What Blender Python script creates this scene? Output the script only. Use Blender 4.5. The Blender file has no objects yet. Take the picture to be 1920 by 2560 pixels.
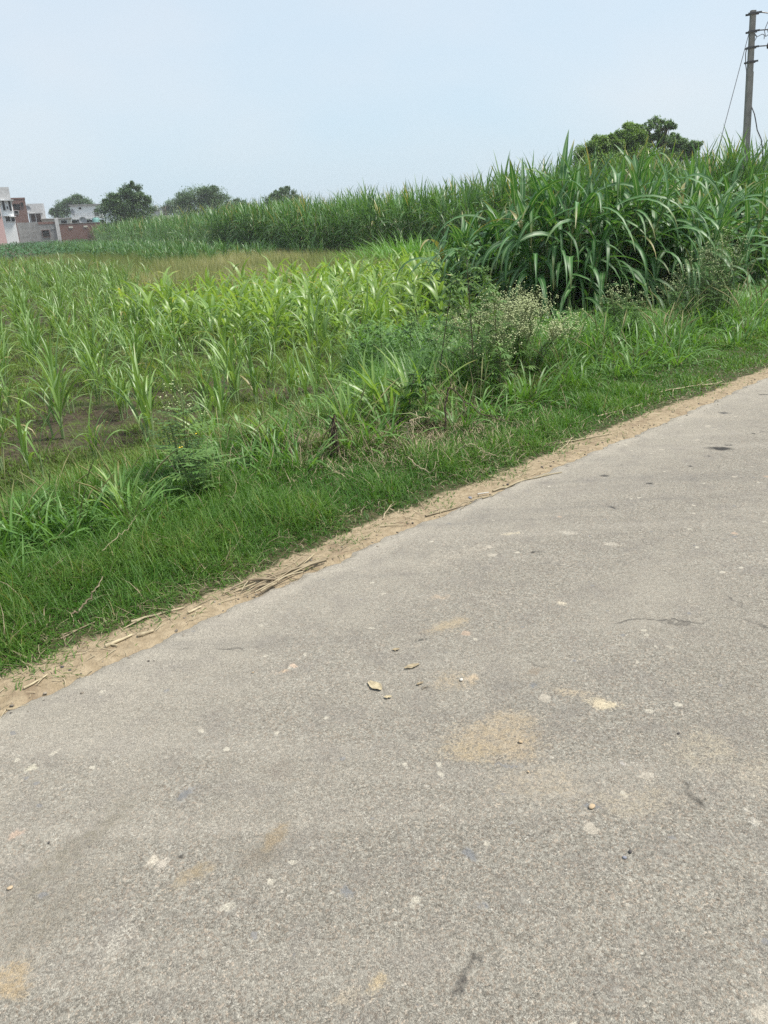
import bpy, math, random
import numpy as np
from mathutils import Matrix, Vector

R = np.random.default_rng(7)
random.seed(7)
PI = math.pi
SC = bpy.context.scene
COL = SC.collection

# ------------------------------------------------------------------ camera numbers (phone held at 1.6 m)
TH, RO, F, H = math.radians(20.8), math.radians(2.5), 1923.0, 1.6
fw = np.array((0, math.cos(TH), -math.sin(TH))); u0 = np.array((0, math.sin(TH), math.cos(TH))); r0 = np.array((1.0, 0, 0))
RT = math.cos(RO) * r0 - math.sin(RO) * u0
UP = math.cos(RO) * u0 + math.sin(RO) * r0


def ray(x, y):
    return fw + (x - 960) / F * RT - (y - 1280) / F * UP


def gz(x, y, z=0.0):
    d = ray(x, y); t = (z - H) / d[2]
    return np.array((d[0] * t, d[1] * t))


def at(x, y, Y):
    d = ray(x, y); t = Y / d[1]
    return np.array((d[0] * t, Y, H + d[2] * t))


# ------------------------------------------------------------------ noise + terrain
def hsh(ix, iy, seed):
    h = (ix.astype(np.int64) * 374761393 + iy.astype(np.int64) * 668265263 + seed * 974634541) & 0x7FFFFFFF
    h = ((h ^ (h >> 13)) * 1274126177) & 0x7FFFFFFF
    return ((h ^ (h >> 16)) & 0xFFFF) / 65535.0


def vnoise(x, y, seed=0):
    x = np.asarray(x, float); y = np.asarray(y, float)
    ix, iy = np.floor(x), np.floor(y); fx, fy = x - ix, y - iy
    fx = fx * fx * (3 - 2 * fx); fy = fy * fy * (3 - 2 * fy)
    a = hsh(ix, iy, seed); b = hsh(ix + 1, iy, seed); c = hsh(ix, iy + 1, seed); d = hsh(ix + 1, iy + 1, seed)
    return (a * (1 - fx) + b * fx) * (1 - fy) + (c * (1 - fx) + d * fx) * fy


def fbm(x, y, seed=0, o=4):
    s, a, t = 0, .5, 0
    for k in range(o):
        s = s + a * vnoise(np.asarray(x) * 2 ** k, np.asarray(y) * 2 ** k, seed + k * 17); t += a; a *= .5
    return s / t


def sst(a, b, x):
    t = np.clip((np.asarray(x, float) - a) / (b - a), 0, 1)
    return t * t * (3 - 2 * t)


P0 = np.array((-.85, 3.3)); DS = np.array((.743, .669)); DS /= np.linalg.norm(DS); DN = np.array((-DS[1], DS[0]))


def to_st(x, y):
    X, Y = np.asarray(x) - P0[0], np.asarray(y) - P0[1]
    return X * DS[0] + Y * DS[1], X * DN[0] + Y * DN[1]


def to_xy(s, t):
    return P0[0] + s * DS[0] + t * DN[0], P0[1] + s * DS[1] + t * DN[1]


ES = np.array((-8, -.87, -.46, .03, .61, .89, 1.69, 3.6, 4.76, 5.64, 6.4, 12, 60)); ET = np.array((-.36, -.343, -.272, -.235, -.21, -.18, -.155, -.125, -.07, -.03, 0., .03, -.3))
VS = [-1., -.6, -.43, .13, .45, 1.05, 1.55, 2.04, 2.66, 3.47, 4.23, 5.23, 6.95, 12]; VT = [.16, .14, .10, .08, .11, .10, .13, .11, .10, .14, .13, .09, .09, .09]


def edge_t(s):
    s = np.asarray(s, float)
    return np.interp(s, ES, ET) + .02 * (fbm(s * 2.1, s * 0, 5) - .5) + .075 * (fbm(s * 12, s * 0, 6, 5) - .5)


def hz(x, y):
    s, t = to_st(x, y); t = t - edge_t(s)
    base = -.045 + .04 * sst(-.08, .03, t) + .05 * sst(.2, .9, t)
    bank = sst(1.9, 3.5, t)
    z = base * (1 - bank) + bank * (-.45)
    z = z + (fbm(np.asarray(x) * 1.3, np.asarray(y) * 1.3, 9) - .5) * (.05 * sst(.3, 1., t) + .07 * bank)
    z = z + (fbm(np.asarray(x) * 7, np.asarray(y) * 7, 11, 3) - .5) * .05 * sst(2.5, 4., t)
    return z


def gp(px, py):
    z = 0.0
    for _ in range(8):
        p = gz(px, py, z); z = float(hz(p[0], p[1]))
    return np.array((p[0], p[1], z))


# ------------------------------------------------------------------ object helpers
def tag(o, label=None, cat=None, group=None, kind=None):
    if label: o['label'] = label
    if cat: o['category'] = cat
    if group: o['group'] = group
    if kind: o['kind'] = kind
    return o


def empty(name, loc=(0, 0, 0), rz=0):
    o = bpy.data.objects.new(name, None); o.location = loc; o.rotation_euler = (0, 0, rz); o.empty_display_size = .1
    COL.objects.link(o); return o


def copy_tree(o, parent=None):
    c = o.copy(); COL.objects.link(c); c.parent = parent
    for ch in list(o.children): copy_tree(ch, c)
    return c


class MB:
    """collects pieces of geometry that become ONE mesh object"""
    def __init__(s):
        s.v, s.f3, s.f4, s.uv, s.t, s.n = [], [], [], [], [], 0

    def add(s, V, F, UV=None, T=None):
        V = np.asarray(V, float).reshape(-1, 3); n = len(V)
        F = np.asarray(F, np.int64)
        (s.f4 if F.shape[1] == 4 else s.f3).append(F + s.n)
        s.v.append(V); s.uv.append(np.zeros((n, 2)) if UV is None else np.asarray(UV, float))
        s.t.append(np.full(n, .5) if T is None else np.broadcast_to(np.asarray(T, float), (n,)))
        s.n += n; return s

    def arrays(s):
        return (np.concatenate(s.v), np.concatenate(s.f4) if s.f4 else np.zeros((0, 4), np.int64),
                np.concatenate(s.f3) if s.f3 else np.zeros((0, 3), np.int64), np.concatenate(s.uv), np.concatenate(s.t))

    def join(s, other, loc=(0, 0, 0), rz=0., sc=1., dt=0.):
        V, f4, f3, uv, t = other.arrays() if isinstance(other, MB) else other
        c, k = math.cos(rz), math.sin(rz)
        W = np.stack((V[:, 0] * c - V[:, 1] * k, V[:, 0] * k + V[:, 1] * c, V[:, 2]), 1) * sc + np.asarray(loc)
        if len(f4): s.f4.append(f4 + s.n)
        if len(f3): s.f3.append(f3 + s.n)
        s.v.append(W); s.uv.append(uv); s.t.append(np.clip(t + dt, 0, 1)); s.n += len(V); return s

    def mesh(s, name, mats, smooth=True):
        V, f4, f3, uv, t = s.arrays()
        me = bpy.data.meshes.new(name)
        me.vertices.add(len(V)); me.vertices.foreach_set('co', V.astype(np.float32).ravel())
        li = np.concatenate((f4.ravel(), f3.ravel())).astype(np.int32)
        me.loops.add(len(li)); me.loops.foreach_set('vertex_index', li)
        n4, n3 = len(f4), len(f3)
        st = np.concatenate((np.arange(n4) * 4, n4 * 4 + np.arange(n3) * 3)).astype(np.int32)
        me.polygons.add(n4 + n3); me.polygons.foreach_set('loop_start', st)
        me.polygons.foreach_set('loop_total', np.concatenate((np.full(n4, 4), np.full(n3, 3))).astype(np.int32))
        me.update(calc_edges=True)
        u = me.uv_layers.new(name='uv'); u.data.foreach_set('uv', uv[li].astype(np.float32).ravel())
        a = me.attributes.new('tint', 'FLOAT', 'POINT'); a.data.foreach_set('value', t.astype(np.float32))
        me.polygons.foreach_set('use_smooth', np.full(n4 + n3, bool(smooth)))
        for m in (mats if isinstance(mats, (list, tuple)) else [mats]): me.materials.append(m)
        return me

    def build(s, name, mats, parent=None, loc=(0, 0, 0), rz=0, smooth=True):
        o = bpy.data.objects.new(name, s.mesh(name, mats, smooth)); COL.objects.link(o)
        o.location = loc; o.rotation_euler = (0, 0, rz); o.parent = parent
        return o


def prof(u, kind):
    if kind == 'grass': w = (1 - u) ** .7
    elif kind == 'broad': w = np.sin(PI * np.clip(u, 0, 1) ** .75) ** .8 + .12 * (1 - u)
    else: w = (.5 + .5 * np.minimum(1, u / .22)) * (1 - u ** 2.2) ** .9
    return np.maximum(w, .03)


def ribbons(mb, base, az, e0, L, W, droop, K=6, C=2, fold=.25, p=1.5, kind='leaf', T=.5, roll=0., curl=0.):
    """N curved leaf blades: base (N,3), azimuth, first elevation, length, width, total droop in radians"""
    base = np.asarray(base, float).reshape(-1, 3); N = len(base)
    bc = lambda a: np.broadcast_to(np.asarray(a, float), (N,)).copy()
    az, e0, L, W, droop, T, roll, curl = map(bc, (az, e0, L, W, droop, T, roll, curl))
    u = np.linspace(0, 1, K + 1)
    um = (u[1:] + u[:-1]) / 2
    e = e0[:, None] - droop[:, None] * um[None] ** p
    a = az[:, None] + curl[:, None] * um[None]
    d = np.stack((np.cos(e) * np.cos(a), np.cos(e) * np.sin(a), np.sin(e)), 2) * (L / K)[:, None, None]
    c = np.concatenate((np.zeros((N, 1, 3)), np.cumsum(d, 1)), 1) + base[:, None]
    eu = e0[:, None] - droop[:, None] * u[None] ** p; au = az[:, None] + curl[:, None] * u[None]
    side = np.stack((-np.sin(au), np.cos(au), 0 * au), 2)
    nrm = np.stack((-np.sin(eu) * np.cos(au), -np.sin(eu) * np.sin(au), np.cos(eu)), 2)
    rr = roll[:, None, None] * (.3 + u[None, :, None])
    side, nrm = side * np.cos(rr) + nrm * np.sin(rr), nrm * np.cos(rr) - side * np.sin(rr)
    w = W[:, None] * prof(u, kind)[None] / 2
    cols = [c - side * w[..., None], c + side * w[..., None]]
    if C == 3: cols.insert(1, c - nrm * (w * fold)[..., None])
    V = np.stack(cols, 2)                                   # N,K+1,C,3
    uv = np.zeros((N, K + 1, C, 2)); uv[..., 0] = np.linspace(0, 1, C)[None, None]; uv[..., 1] = u[None, :, None]
    i = np.arange(N)[:, None, None] * (K + 1) * C + np.arange(K)[None, :, None] * C + np.arange(C - 1)[None, None]
    Fq = np.stack((i, i + 1, i + C + 1, i + C), 3).reshape(-1, 4)
    mb.add(V.reshape(-1, 3), Fq, uv.reshape(-1, 2), np.repeat(T, (K + 1) * C))
    return c


def tube(mb, pts, rad, n=6, T=.5, cap=True):
    pts = np.asarray(pts, float); m = len(pts)
    rad = np.broadcast_to(np.asarray(rad, float), (m,))
    tg = np.gradient(pts, axis=0); tg /= np.maximum(np.linalg.norm(tg, axis=1, keepdims=True), 1e-9)
    ref = np.where(np.abs(tg[:, 2:3]) > .9, np.array([[1., 0, 0]]), np.array([[0, 0, 1.]]))
    a = np.cross(tg, ref); a /= np.maximum(np.linalg.norm(a, axis=1, keepdims=True), 1e-9); b = np.cross(tg, a)
    for k in range(1, m):
        if np.dot(a[k], a[k - 1]) < 0: a[k] *= -1; b[k] *= -1
    ang = np.arange(n) * 2 * PI / n
    V = pts[:, None] + rad[:, None, None] * (np.cos(ang)[None, :, None] * a[:, None] + np.sin(ang)[None, :, None] * b[:, None])
    i = np.arange(m - 1)[:, None] * n + np.arange(n)[None]; j = np.arange(m - 1)[:, None] * n + (np.arange(n)[None] + 1) % n
    Fq = np.stack((i, j, j + n, i + n), 2).reshape(-1, 4)
    uv = np.zeros((m, n, 2)); uv[..., 0] = .5; uv[..., 1] = np.linspace(0, 1, m)[:, None]
    V = V.reshape(-1, 3)
    mb.add(V, Fq, uv.reshape(-1, 2), T)
    if cap:
        for r_, c_ in ((0, pts[0]), (m - 1, pts[-1])):
            vv = np.vstack((V[r_ * n:(r_ + 1) * n], c_)); ff = [(k, (k + 1) % n, n) for k in range(n)]
            mb.add(vv, ff, np.full((n + 1, 2), .5), T if np.isscalar(T) else .5)


def box(mb, c, s, rz=0., T=.5, tilt=None):
    x, y, z = np.array(s) / 2.
    V = np.array([(i * x, j * y, k * z) for i in (-1, 1) for j in (-1, 1) for k in (-1, 1)])
    if tilt is not None: V = V @ np.array(Matrix.Rotation(tilt[0], 3, tilt[1])).T
    c_, s_ = math.cos(rz), math.sin(rz)
    V = np.stack((V[:, 0] * c_ - V[:, 1] * s_, V[:, 0] * s_ + V[:, 1] * c_, V[:, 2]), 1) + np.array(c)
    mb.add(V, [(0, 1, 3, 2), (4, 6, 7, 5), (0, 4, 5, 1), (2, 3, 7, 6), (0, 2, 6, 4), (1, 5, 7, 3)], None, T)


def blob(mb, c, r, n=1, T=.5, seed=0, rough=.25):
    """an uneven stone"""
    import bmesh
    bm = bmesh.new(); bmesh.ops.create_icosphere(bm, subdivisions=n, radius=1)
    rg = np.random.default_rng(seed)
    V = np.array([v.co[:] for v in bm.verts]); Fc = [[v.index for v in f.verts] for f in bm.faces]; bm.free()
    k = rg.normal(size=(5, 3))
    V = V * (1 + rough * np.sin(V @ k.T * 1.6 + rg.uniform(0, 6, 5)).sum(1, keepdims=True) / 3) * np.array(r) + np.array(c)
    mb.add(V, Fc, None, T)


# ------------------------------------------------------------------ materials
class NT:
    def __init__(s, name):
        s.m = bpy.data.materials.new(name); s.m.use_nodes = True; s.t = s.m.node_tree; s.t.nodes.clear()

    def n(s, typ, ins=None, **kw):
        nd = s.t.nodes.new(typ)
        for k, v in kw.items(): setattr(nd, k, v)
        for k, v in (ins or {}).items():
            if isinstance(v, bpy.types.NodeSocket): s.t.links.new(v, nd.inputs[k])
            else: nd.inputs[k].default_value = v
        return nd

    def math(s, op, a, b=0., clamp=False):
        return s.n('ShaderNodeMath', {0: a, 1: b}, operation=op, use_clamp=clamp).outputs[0]

    def mix(s, f, a, b, typ='MIX'):
        nd = s.t.nodes.new('ShaderNodeMix'); nd.data_type = 'RGBA'; nd.blend_type = typ
        for k, v in ((0, f), (6, a), (7, b)):
            if isinstance(v, bpy.types.NodeSocket): s.t.links.new(v, nd.inputs[k])
            elif k == 0: nd.inputs[k].default_value = v
            else: nd.inputs[k].default_value = (*v, 1)
        return nd.outputs[2]

    def ramp(s, f, stops):
        nd = s.n('ShaderNodeValToRGB', {0: f}); cr = nd.color_ramp
        while len(cr.elements) < len(stops): cr.elements.new(.5)
        for e, (p, c) in zip(cr.elements, stops): e.position = p; e.color = (*c, 1) if len(c) == 3 else c
        return nd.outputs[0]

    def noise(s, sc, det=3, rough=.55, vec=None, dist=0.):
        i = {'Scale': sc, 'Detail': det, 'Roughness': rough, 'Distortion': dist}
        if vec is not None: i['Vector'] = vec
        return s.n('ShaderNodeTexNoise', i).outputs[0]

    def smooth(s, x, a, b):
        nd = s.n('ShaderNodeMapRange', {0: x, 1: a, 2: b, 3: 0., 4: 1.}, interpolation_type='SMOOTHSTEP'); return nd.outputs[0]

    def out(s, sh):
        s.n('ShaderNodeOutputMaterial', {0: sh}); return s.m

    def pbsdf(s, col, rough=.8, spec=.3, bump=None, bstr=.5, bdist=.01):
        i = {'Base Color': col if isinstance(col, bpy.types.NodeSocket) else (*col, 1), 'Roughness': rough, 'Specular IOR Level': spec}
        if bump is not None:
            i['Normal'] = s.n('ShaderNodeBump', {'Height': bump, 'Strength': bstr, 'Distance': bdist}).outputs[0]
        return s.n('ShaderNodeBsdfPrincipled', i).outputs[0]

    def obj(s): return s.n('ShaderNodeTexCoord').outputs['Object']


def leaf_mat(name, ca, cb, rib=None, transl=.3, rough=.42, spec=.5, tcol=None, streak=.25, tip=None, ribw=.1):
    k = NT(name)
    t = k.n('ShaderNodeAttribute', attribute_name='tint').outputs['Fac']
    uv = k.n('ShaderNodeUVMap', uv_map='uv').outputs[0]
    xy = k.n('ShaderNodeSeparateXYZ', {0: uv}); ux, uy = xy.outputs[0], xy.outputs[1]
    oi = k.n('ShaderNodeObjectInfo').outputs['Random']
    t2 = k.math('ADD', t, k.math('MULTIPLY', k.math('SUBTRACT', oi, .5), .35), True)
    col = k.mix(t2, ca, cb)
    ns = k.noise(3., 2)
    col = k.mix(k.smooth(ns, .3, .7), col, k.mix(.5, col, (ca[0] * .6, ca[1] * .6, ca[2] * .6)))
    if streak:
        st = k.noise(1., 1, .5, k.n('ShaderNodeCombineXYZ', {0: k.math('MULTIPLY', ux, 14.), 1: k.math('MULTIPLY', uy, 3.), 2: t}).outputs[0])
        col = k.mix(k.math('MULTIPLY', k.smooth(st, .35, .7), streak), col, tuple(min(1, c * 1.7 + .015) for c in cb))
    if rib is not None:
        d = k.math('ABSOLUTE', k.math('SUBTRACT', ux, .5))
        col = k.mix(k.math('MULTIPLY', k.math('SUBTRACT', 1., k.smooth(d, ribw * .4, ribw)), .85), col, rib)
    if tip is not None:
        col = k.mix(k.math('MULTIPLY', k.smooth(uy, .72, 1.), k.smooth(t, .55, .8)), col, tip)
        col = k.mix(k.math('MULTIPLY', k.smooth(t, .955, .985), .85), col, tip)
    sh = k.pbsdf(col, rough, spec)
    if transl:
        tc = k.mix(1., col, tcol or (1.5, 1.5, .7), 'MULTIPLY')
        tr = k.n('ShaderNodeBsdfTranslucent', {0: tc}).outputs[0]
        sh = k.n('ShaderNodeMixShader', {0: transl, 1: sh, 2: tr}).outputs[0]
    return k.out(sh)


def plain(name, c, c2=None, sc=4., rough=.85, spec=.2, bsc=None, bstr=.3, bd=.01, det=4):
    k = NT(name); v = k.obj()
    col = c if c2 is None else k.mix(k.smooth(k.noise(sc, det, .6, v), .3, .7), c, c2)
    b = k.noise(bsc, 4, .6, v) if bsc else None
    return k.out(k.pbsdf(col, rough, spec, b, bstr, bd))


M = {}
M['cane_leaf'] = leaf_mat('young_cane_leaf', (.075, .175, .026), (.225, .350, .090), rib=(.30, .38, .20), transl=.30, rough=.40, spec=.55, tip=(.30, .24, .10))
M['tall_leaf'] = leaf_mat('tall_cane_leaf', (.036, .122, .022), (.115, .245, .056), rib=(.22, .29, .14), transl=.28, rough=.42, spec=.5, tip=(.36, .30, .12))
M['napier_leaf'] = leaf_mat('napier_leaf', (.019, .084, .013), (.092, .215, .062), rib=(.30, .40, .22), transl=.24, rough=.46, spec=.42, ribw=.09, tip=(.30, .26, .10))
M['maize_leaf'] = leaf_mat('fodder_maize_leaf', (.075, .185, .032), (.260, .380, .085), rib=(.38, .46, .20), transl=.36, rough=.40, spec=.55, ribw=.07, tip=(.42, .36, .12))
M['stalk'] = leaf_mat('green_stalk', (.10, .15, .04), (.22, .22, .08), transl=0, rough=.5, spec=.4)
M['grass'] = leaf_mat('verge_grass', (.045, .138, .015), (.165, .285, .050), transl=.32, rough=.5, spec=.3, streak=0, tip=(.26, .22, .09))
M['field_grass'] = leaf_mat('field_weed_grass', (.085, .160, .026), (.200, .280, .065), transl=.3, rough=.55, spec=.25, streak=0, tip=(.28, .23, .10))
M['broad_grass'] = leaf_mat('broad_grass', (.060, .165, .025), (.145, .285, .055), rib=(.20, .30, .12), transl=.33, rough=.45, spec=.45, streak=.15)
M['guinea'] = leaf_mat('guinea_grass', (.075, .200, .028), (.16, .33, .055), transl=.32, rough=.48, streak=.1)
M['weed_leaf'] = leaf_mat('weed_leaf', (.075, .165, .038), (.165, .27, .075), transl=.28, rough=.55, spec=.3, streak=0)
M['crop_leaf'] = leaf_mat('bean_crop_leaf', (.045, .115, .050), (.085, .170, .075), transl=.2, rough=.7, spec=.15, streak=0)
M['dry_grass'] = leaf_mat('dry_seed_grass', (.17, .22, .075), (.46, .42, .24), transl=.3, rough=.7, spec=.1, streak=0)
M['straw'] = leaf_mat('straw', (.17, .13, .085), (.47, .40, .26), transl=0, rough=.7, spec=.2, streak=.2)
M['bark_dark'] = plain('dead_bark', (.055, .042, .031), (.13, .10, .075), 25, .9, .1, 60, .6, .01)
M['stem'] = leaf_mat('weed_stem', (.10, .08, .04), (.15, .20, .07), transl=0, rough=.6, streak=0)
M['flower'] = plain('pale_flower', (.37, .43, .19), (.58, .61, .36), 20, .8)
M['yellow'] = plain('yellow_flower', (.75, .55, .04), None)
M['seed'] = leaf_mat('seed_head', (.16, .19, .06), (.29, .25, .11), transl=.15, rough=.7, streak=0)
M['tree_a'] = leaf_mat('dark_tree_leaf', (.056, .122, .040), (.135, .215, .082), transl=.2, rough=.55, streak=0)
M['tree_b'] = leaf_mat('yellow_green_tree_leaf', (.11, .21, .042), (.23, .35, .080), transl=.3, rough=.55, streak=0)
M['tree_c'] = leaf_mat('mid_green_tree_leaf', (.090, .175, .055), (.18, .28, .10), transl=.25, rough=.55, streak=0)
M['trunk'] = plain('tree_trunk', (.10, .075, .05), (.17, .13, .09), 12, .9, .1, 30, .5, .02)
M['concrete'] = plain('pole_concrete', (.20, .19, .175), (.28, .265, .245), 6, .85, .2, 80, .2, .003)
M['iron'] = plain('dark_iron', (.055, .055, .06), (.09, .085, .085), 30, .6, .4)
M['insul'] = plain('brown_insulator', (.06, .04, .035), None, rough=.3, spec=.6)
M['wire'] = plain('grey_wire', (.16, .16, .17), None, rough=.5, spec=.4)
M['white'] = plain('white_wall', (.80, .81, .81), (.72, .73, .735), 3., .9)
M['cream'] = plain('cream_paint', (.62, .60, .52), (.52, .50, .44), 1.2, .9)
M['grey_plaster'] = plain('grey_plaster', (.27, .265, .26), (.18, .178, .175), 1.6, .9)
M['stained'] = plain('stained_plaster', (.54, .535, .53), (.42, .415, .41), 2.2, .9)
M['pink'] = plain('pink_wall', (.60, .40, .375), (.55, .36, .34), 3., .9)
M['dark'] = plain('dark_opening', (.018, .017, .016), None)
M['door'] = plain('brown_door', (.10, .06, .045), None, rough=.6)
M['dish'] = plain('grey_dish', (.35, .36, .38), None, rough=.5)
M['teal'] = plain('teal_tank', (.16, .33, .30), None, rough=.5)
M['lime'] = plain('pale_green_paint', (.55, .66, .45), (.50, .60, .42), 2., .9)


def brick():
    k = NT('brick_wall'); v = k.obj()
    sp = k.n('ShaderNodeSeparateXYZ', {0: v})
    w = k.n('ShaderNodeCombineXYZ', {0: k.math('ADD', sp.outputs[0], sp.outputs[1]), 1: sp.outputs[2], 2: 0.}).outputs[0]
    b = k.n('ShaderNodeTexBrick', {'Vector': w, 'Color1': (.17, .085, .07, 1), 'Color2': (.22, .115, .09, 1), 'Mortar': (.22, .17, .15, 1), 'Scale': 1., 'Mortar Size': .012, 'Brick Width': .24, 'Row Height': .09})
    col = k.mix(k.math('MULTIPLY', k.noise(.7, 4, .6, v), .5), b.outputs[0], (.13, .075, .065))
    return k.out(k.pbsdf(col, .9, .1))


M['brick'] = brick()


def ground_mat():
    k = NT('field_ground'); v = k.obj()
    dirt = k.n('ShaderNodeAttribute', attribute_name='dirt').outputs['Fac']
    turf = k.n('ShaderNodeAttribute', attribute_name='turf').outputs['Fac']
    n1 = k.noise(1.6, 5, .6, v); n2 = k.noise(22, 4, .65, v); n3 = k.noise(140, 3, .6, v)
    mud = k.mix(k.smooth(n2, .3, .7), (.034, .027, .018), (.088, .070, .046))
    mud = k.mix(k.math('MULTIPLY', k.smooth(n1, .45, .65), .7), mud, (.065, .088, .030))
    sand = k.mix(k.smooth(n2, .25, .75), (.235, .182, .115), (.355, .285, .19))
    sand = k.mix(k.math('MULTIPLY', k.smooth(n3, .55, .75), .5), sand, (.19, .14, .10))
    sand = k.mix(k.math('MULTIPLY', k.smooth(k.noise(5, 3, .6, v), .52, .7), .55), sand, (.17, .12, .08))
    sod = k.mix(k.smooth(n2, .3, .7), (.038, .045, .018), (.085, .075, .038))
    ds = k.smooth(k.math('ADD', dirt, k.math('MULTIPLY', k.math('SUBTRACT', n2, .5), .7)), .35, .65)
    col = k.mix(turf, mud, sod); col = k.mix(ds, col, sand)
    h = k.math('ADD', k.math('MULTIPLY', n2, 1.), k.math('MULTIPLY', n3, .35))
    return k.out(k.pbsdf(col, .92, .15, h, .7, .03))


def road_mat():
    k = NT('worn_asphalt'); v = k.obj()
    wv = k.n('ShaderNodeVectorMath', {0: v, 1: k.n('ShaderNodeVectorMath', {0: k.n('ShaderNodeTexNoise', {'Vector': v, 'Scale': 85., 'Detail': 2.}).outputs[1], 'Scale': .009}, operation='SCALE').outputs[0]}, operation='ADD').outputs[0]
    vo = k.n('ShaderNodeTexVoronoi', {'Vector': wv, 'Scale': 190.}); vc = k.n('ShaderNodeSeparateColor', {0: vo.outputs['Color']})
    ve = k.n('ShaderNodeTexVoronoi', {'Vector': wv, 'Scale': 190.}, feature='DISTANCE_TO_EDGE').outputs[0]; v2 = k.n('ShaderNodeSeparateColor', {0: k.n('ShaderNodeTexVoronoi', {'Vector': wv, 'Scale': 110.}).outputs['Color']}).outputs[0]
    fine = k.noise(330, 2, .6, v); med = k.noise(38, 4, .65, v); big = k.noise(1.1, 5, .6, v, .6); mid = k.noise(6, 4, .6, v)
    val = k.math('ADD', k.math('ADD', k.math('MULTIPLY', vc.outputs[0], .50), k.math('MULTIPLY', v2, .24)), k.math('MULTIPLY', fine, .30))
    val = k.math('ADD', val, k.math('MULTIPLY', k.math('SUBTRACT', med, .5), .5))
    col = k.ramp(val, [(.14, (.165, .152, .130)), (.38, (.285, .268, .236)), (.60, (.37, .352, .314)), (.78, (.46, .438, .388)), (.93, (.66, .63, .56))])
    hue = k.mix(k.smooth(vc.outputs[1], .55, 1.), (1, 1, 1), (1.07, .96, .90)); col = k.mix(1., col, hue, 'MULTIPLY'); col = k.mix(1., col, (.74, .726, .69), 'MULTIPLY')
    fl = k.noise(250, 3, .72, v, .8)
    gap = k.math('MULTIPLY', k.smooth(fl, .51, .62), k.smooth(k.math('ADD', med, k.math('MULTIPLY', k.math('SUBTRACT', big, .5), .6)), .34, .62))
    col = k.mix(k.math('MULTIPLY', gap, .68), col, (.075, .067, .060))
    # wear and dust with a shape of their own
    du = k.n('ShaderNodeAttribute', attribute_name='dust').outputs['Fac']
    dm = k.math('ADD', du, k.math('MULTIPLY', k.math('SUBTRACT', k.math('ADD', k.math('MULTIPLY', big, .72), k.math('MULTIPLY', med, .28)), .5), 1.9))
    col = k.mix(k.math('MULTIPLY', k.smooth(dm, .15, .9), .72), col, (.38, .345, .285))
    col = k.mix(k.math('MULTIPLY', k.smooth(mid, .45, .75), .38), col, (.185, .166, .150))
    st_ = k.n('ShaderNodeMapping', {'Vector': v, 'Rotation': (0, 0, -math.atan2(DS[1], DS[0])), 'Scale': (.35, 3.2, 1.)}).outputs[0]
    stn = k.noise(1.3, 4, .6, st_)
    col = k.mix(k.math('MULTIPLY', k.smooth(stn, .5, .75), .35), col, (.39, .355, .30)); col = k.mix(k.math('MULTIPLY', k.math('SUBTRACT', 1., k.smooth(stn, .28, .46)), .3), col, (.15, .14, .13))
    # odd larger stones set in the surface
    for sc_, lo, c_, sd in ((19., .955, (.48, .44, .36), 0.), (9., .975, (.43, .385, .315), 7.), (21., .97, (.215, .21, .205), 13.), (12., .988, (.42, .32, .24), 23.)):
        vv = k.n('ShaderNodeVectorMath', {0: wv, 1: (sd, sd * 1.7, 0)}, operation='ADD').outputs[0]
        vv = k.n('ShaderNodeVectorMath', {0: vv, 1: k.n('ShaderNodeVectorMath', {0: k.n('ShaderNodeTexNoise', {'Vector': v, 'Scale': 34., 'Detail': 2.}).outputs[1], 'Scale': .03}, operation='SCALE').outputs[0]}, operation='ADD').outputs[0]
        vs = k.n('ShaderNodeTexVoronoi', {'Vector': vv, 'Scale': sc_, 'Randomness': 1.})
        pick = k.math('GREATER_THAN', k.n('ShaderNodeSeparateColor', {0: vs.outputs['Color']}).outputs[0], lo)
        dd = k.math('SUBTRACT', 1., k.smooth(vs.outputs['Distance'], .17, .25))
        col = k.mix(k.math('MULTIPLY', k.math('MULTIPLY', pick, dd), .8), col, c_)
    pa = k.n('ShaderNodeAttribute', attribute_name='patch')
    al = k.math('ADD', pa.outputs['Alpha'], k.math('MULTIPLY', k.math('SUBTRACT', k.math('ADD', k.math('MULTIPLY', med, .5), k.math('MULTIPLY', val, .5)), .5), 1.7))
    col = k.mix(k.math('MULTIPLY', k.smooth(al, .2, 1.05), .92), col, pa.outputs['Color'])
    # hair cracks
    cr = k.n('ShaderNodeTexVoronoi', {'Vector': k.n('ShaderNodeVectorMath', {0: v, 1: k.n('ShaderNodeVectorMath', {0: k.n('ShaderNodeTexNoise', {'Vector': v, 'Scale': 7., 'Detail': 4.}).outputs[1], 'Scale': .22}, operation='SCALE').outputs[0]}, operation='ADD').outputs[0], 'Scale': 1.3}, feature='DISTANCE_TO_EDGE').outputs[0]
    ck = k.math('MULTIPLY', k.math('SUBTRACT', 1., k.smooth(cr, .002, .012)), k.smooth(big, .55, .68))
    col = k.mix(k.math('MULTIPLY', ck, .75), col, (.06, .055, .05))
    hgt = k.math('SUBTRACT', k.math('ADD', k.math('MULTIPLY', k.smooth(ve, .0, .3), .35), k.math('MULTIPLY', k.math('SUBTRACT', 1., gap), .7)), k.math('MULTIPLY', ck, 1.5))
    hgt = k.math('ADD', hgt, k.math('MULTIPLY', med, .8))
    return k.out(k.pbsdf(col, .88, .22, hgt, .75, .006))


# ------------------------------------------------------------------ setting: ground and road
def axis(segs):
    out = [segs[0][0]]
    for a, b, st in segs:
        n = max(1, int(round((b - a) / st))); out += list(np.linspace(a, b, n + 1)[1:])
    return np.array(out)


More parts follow.
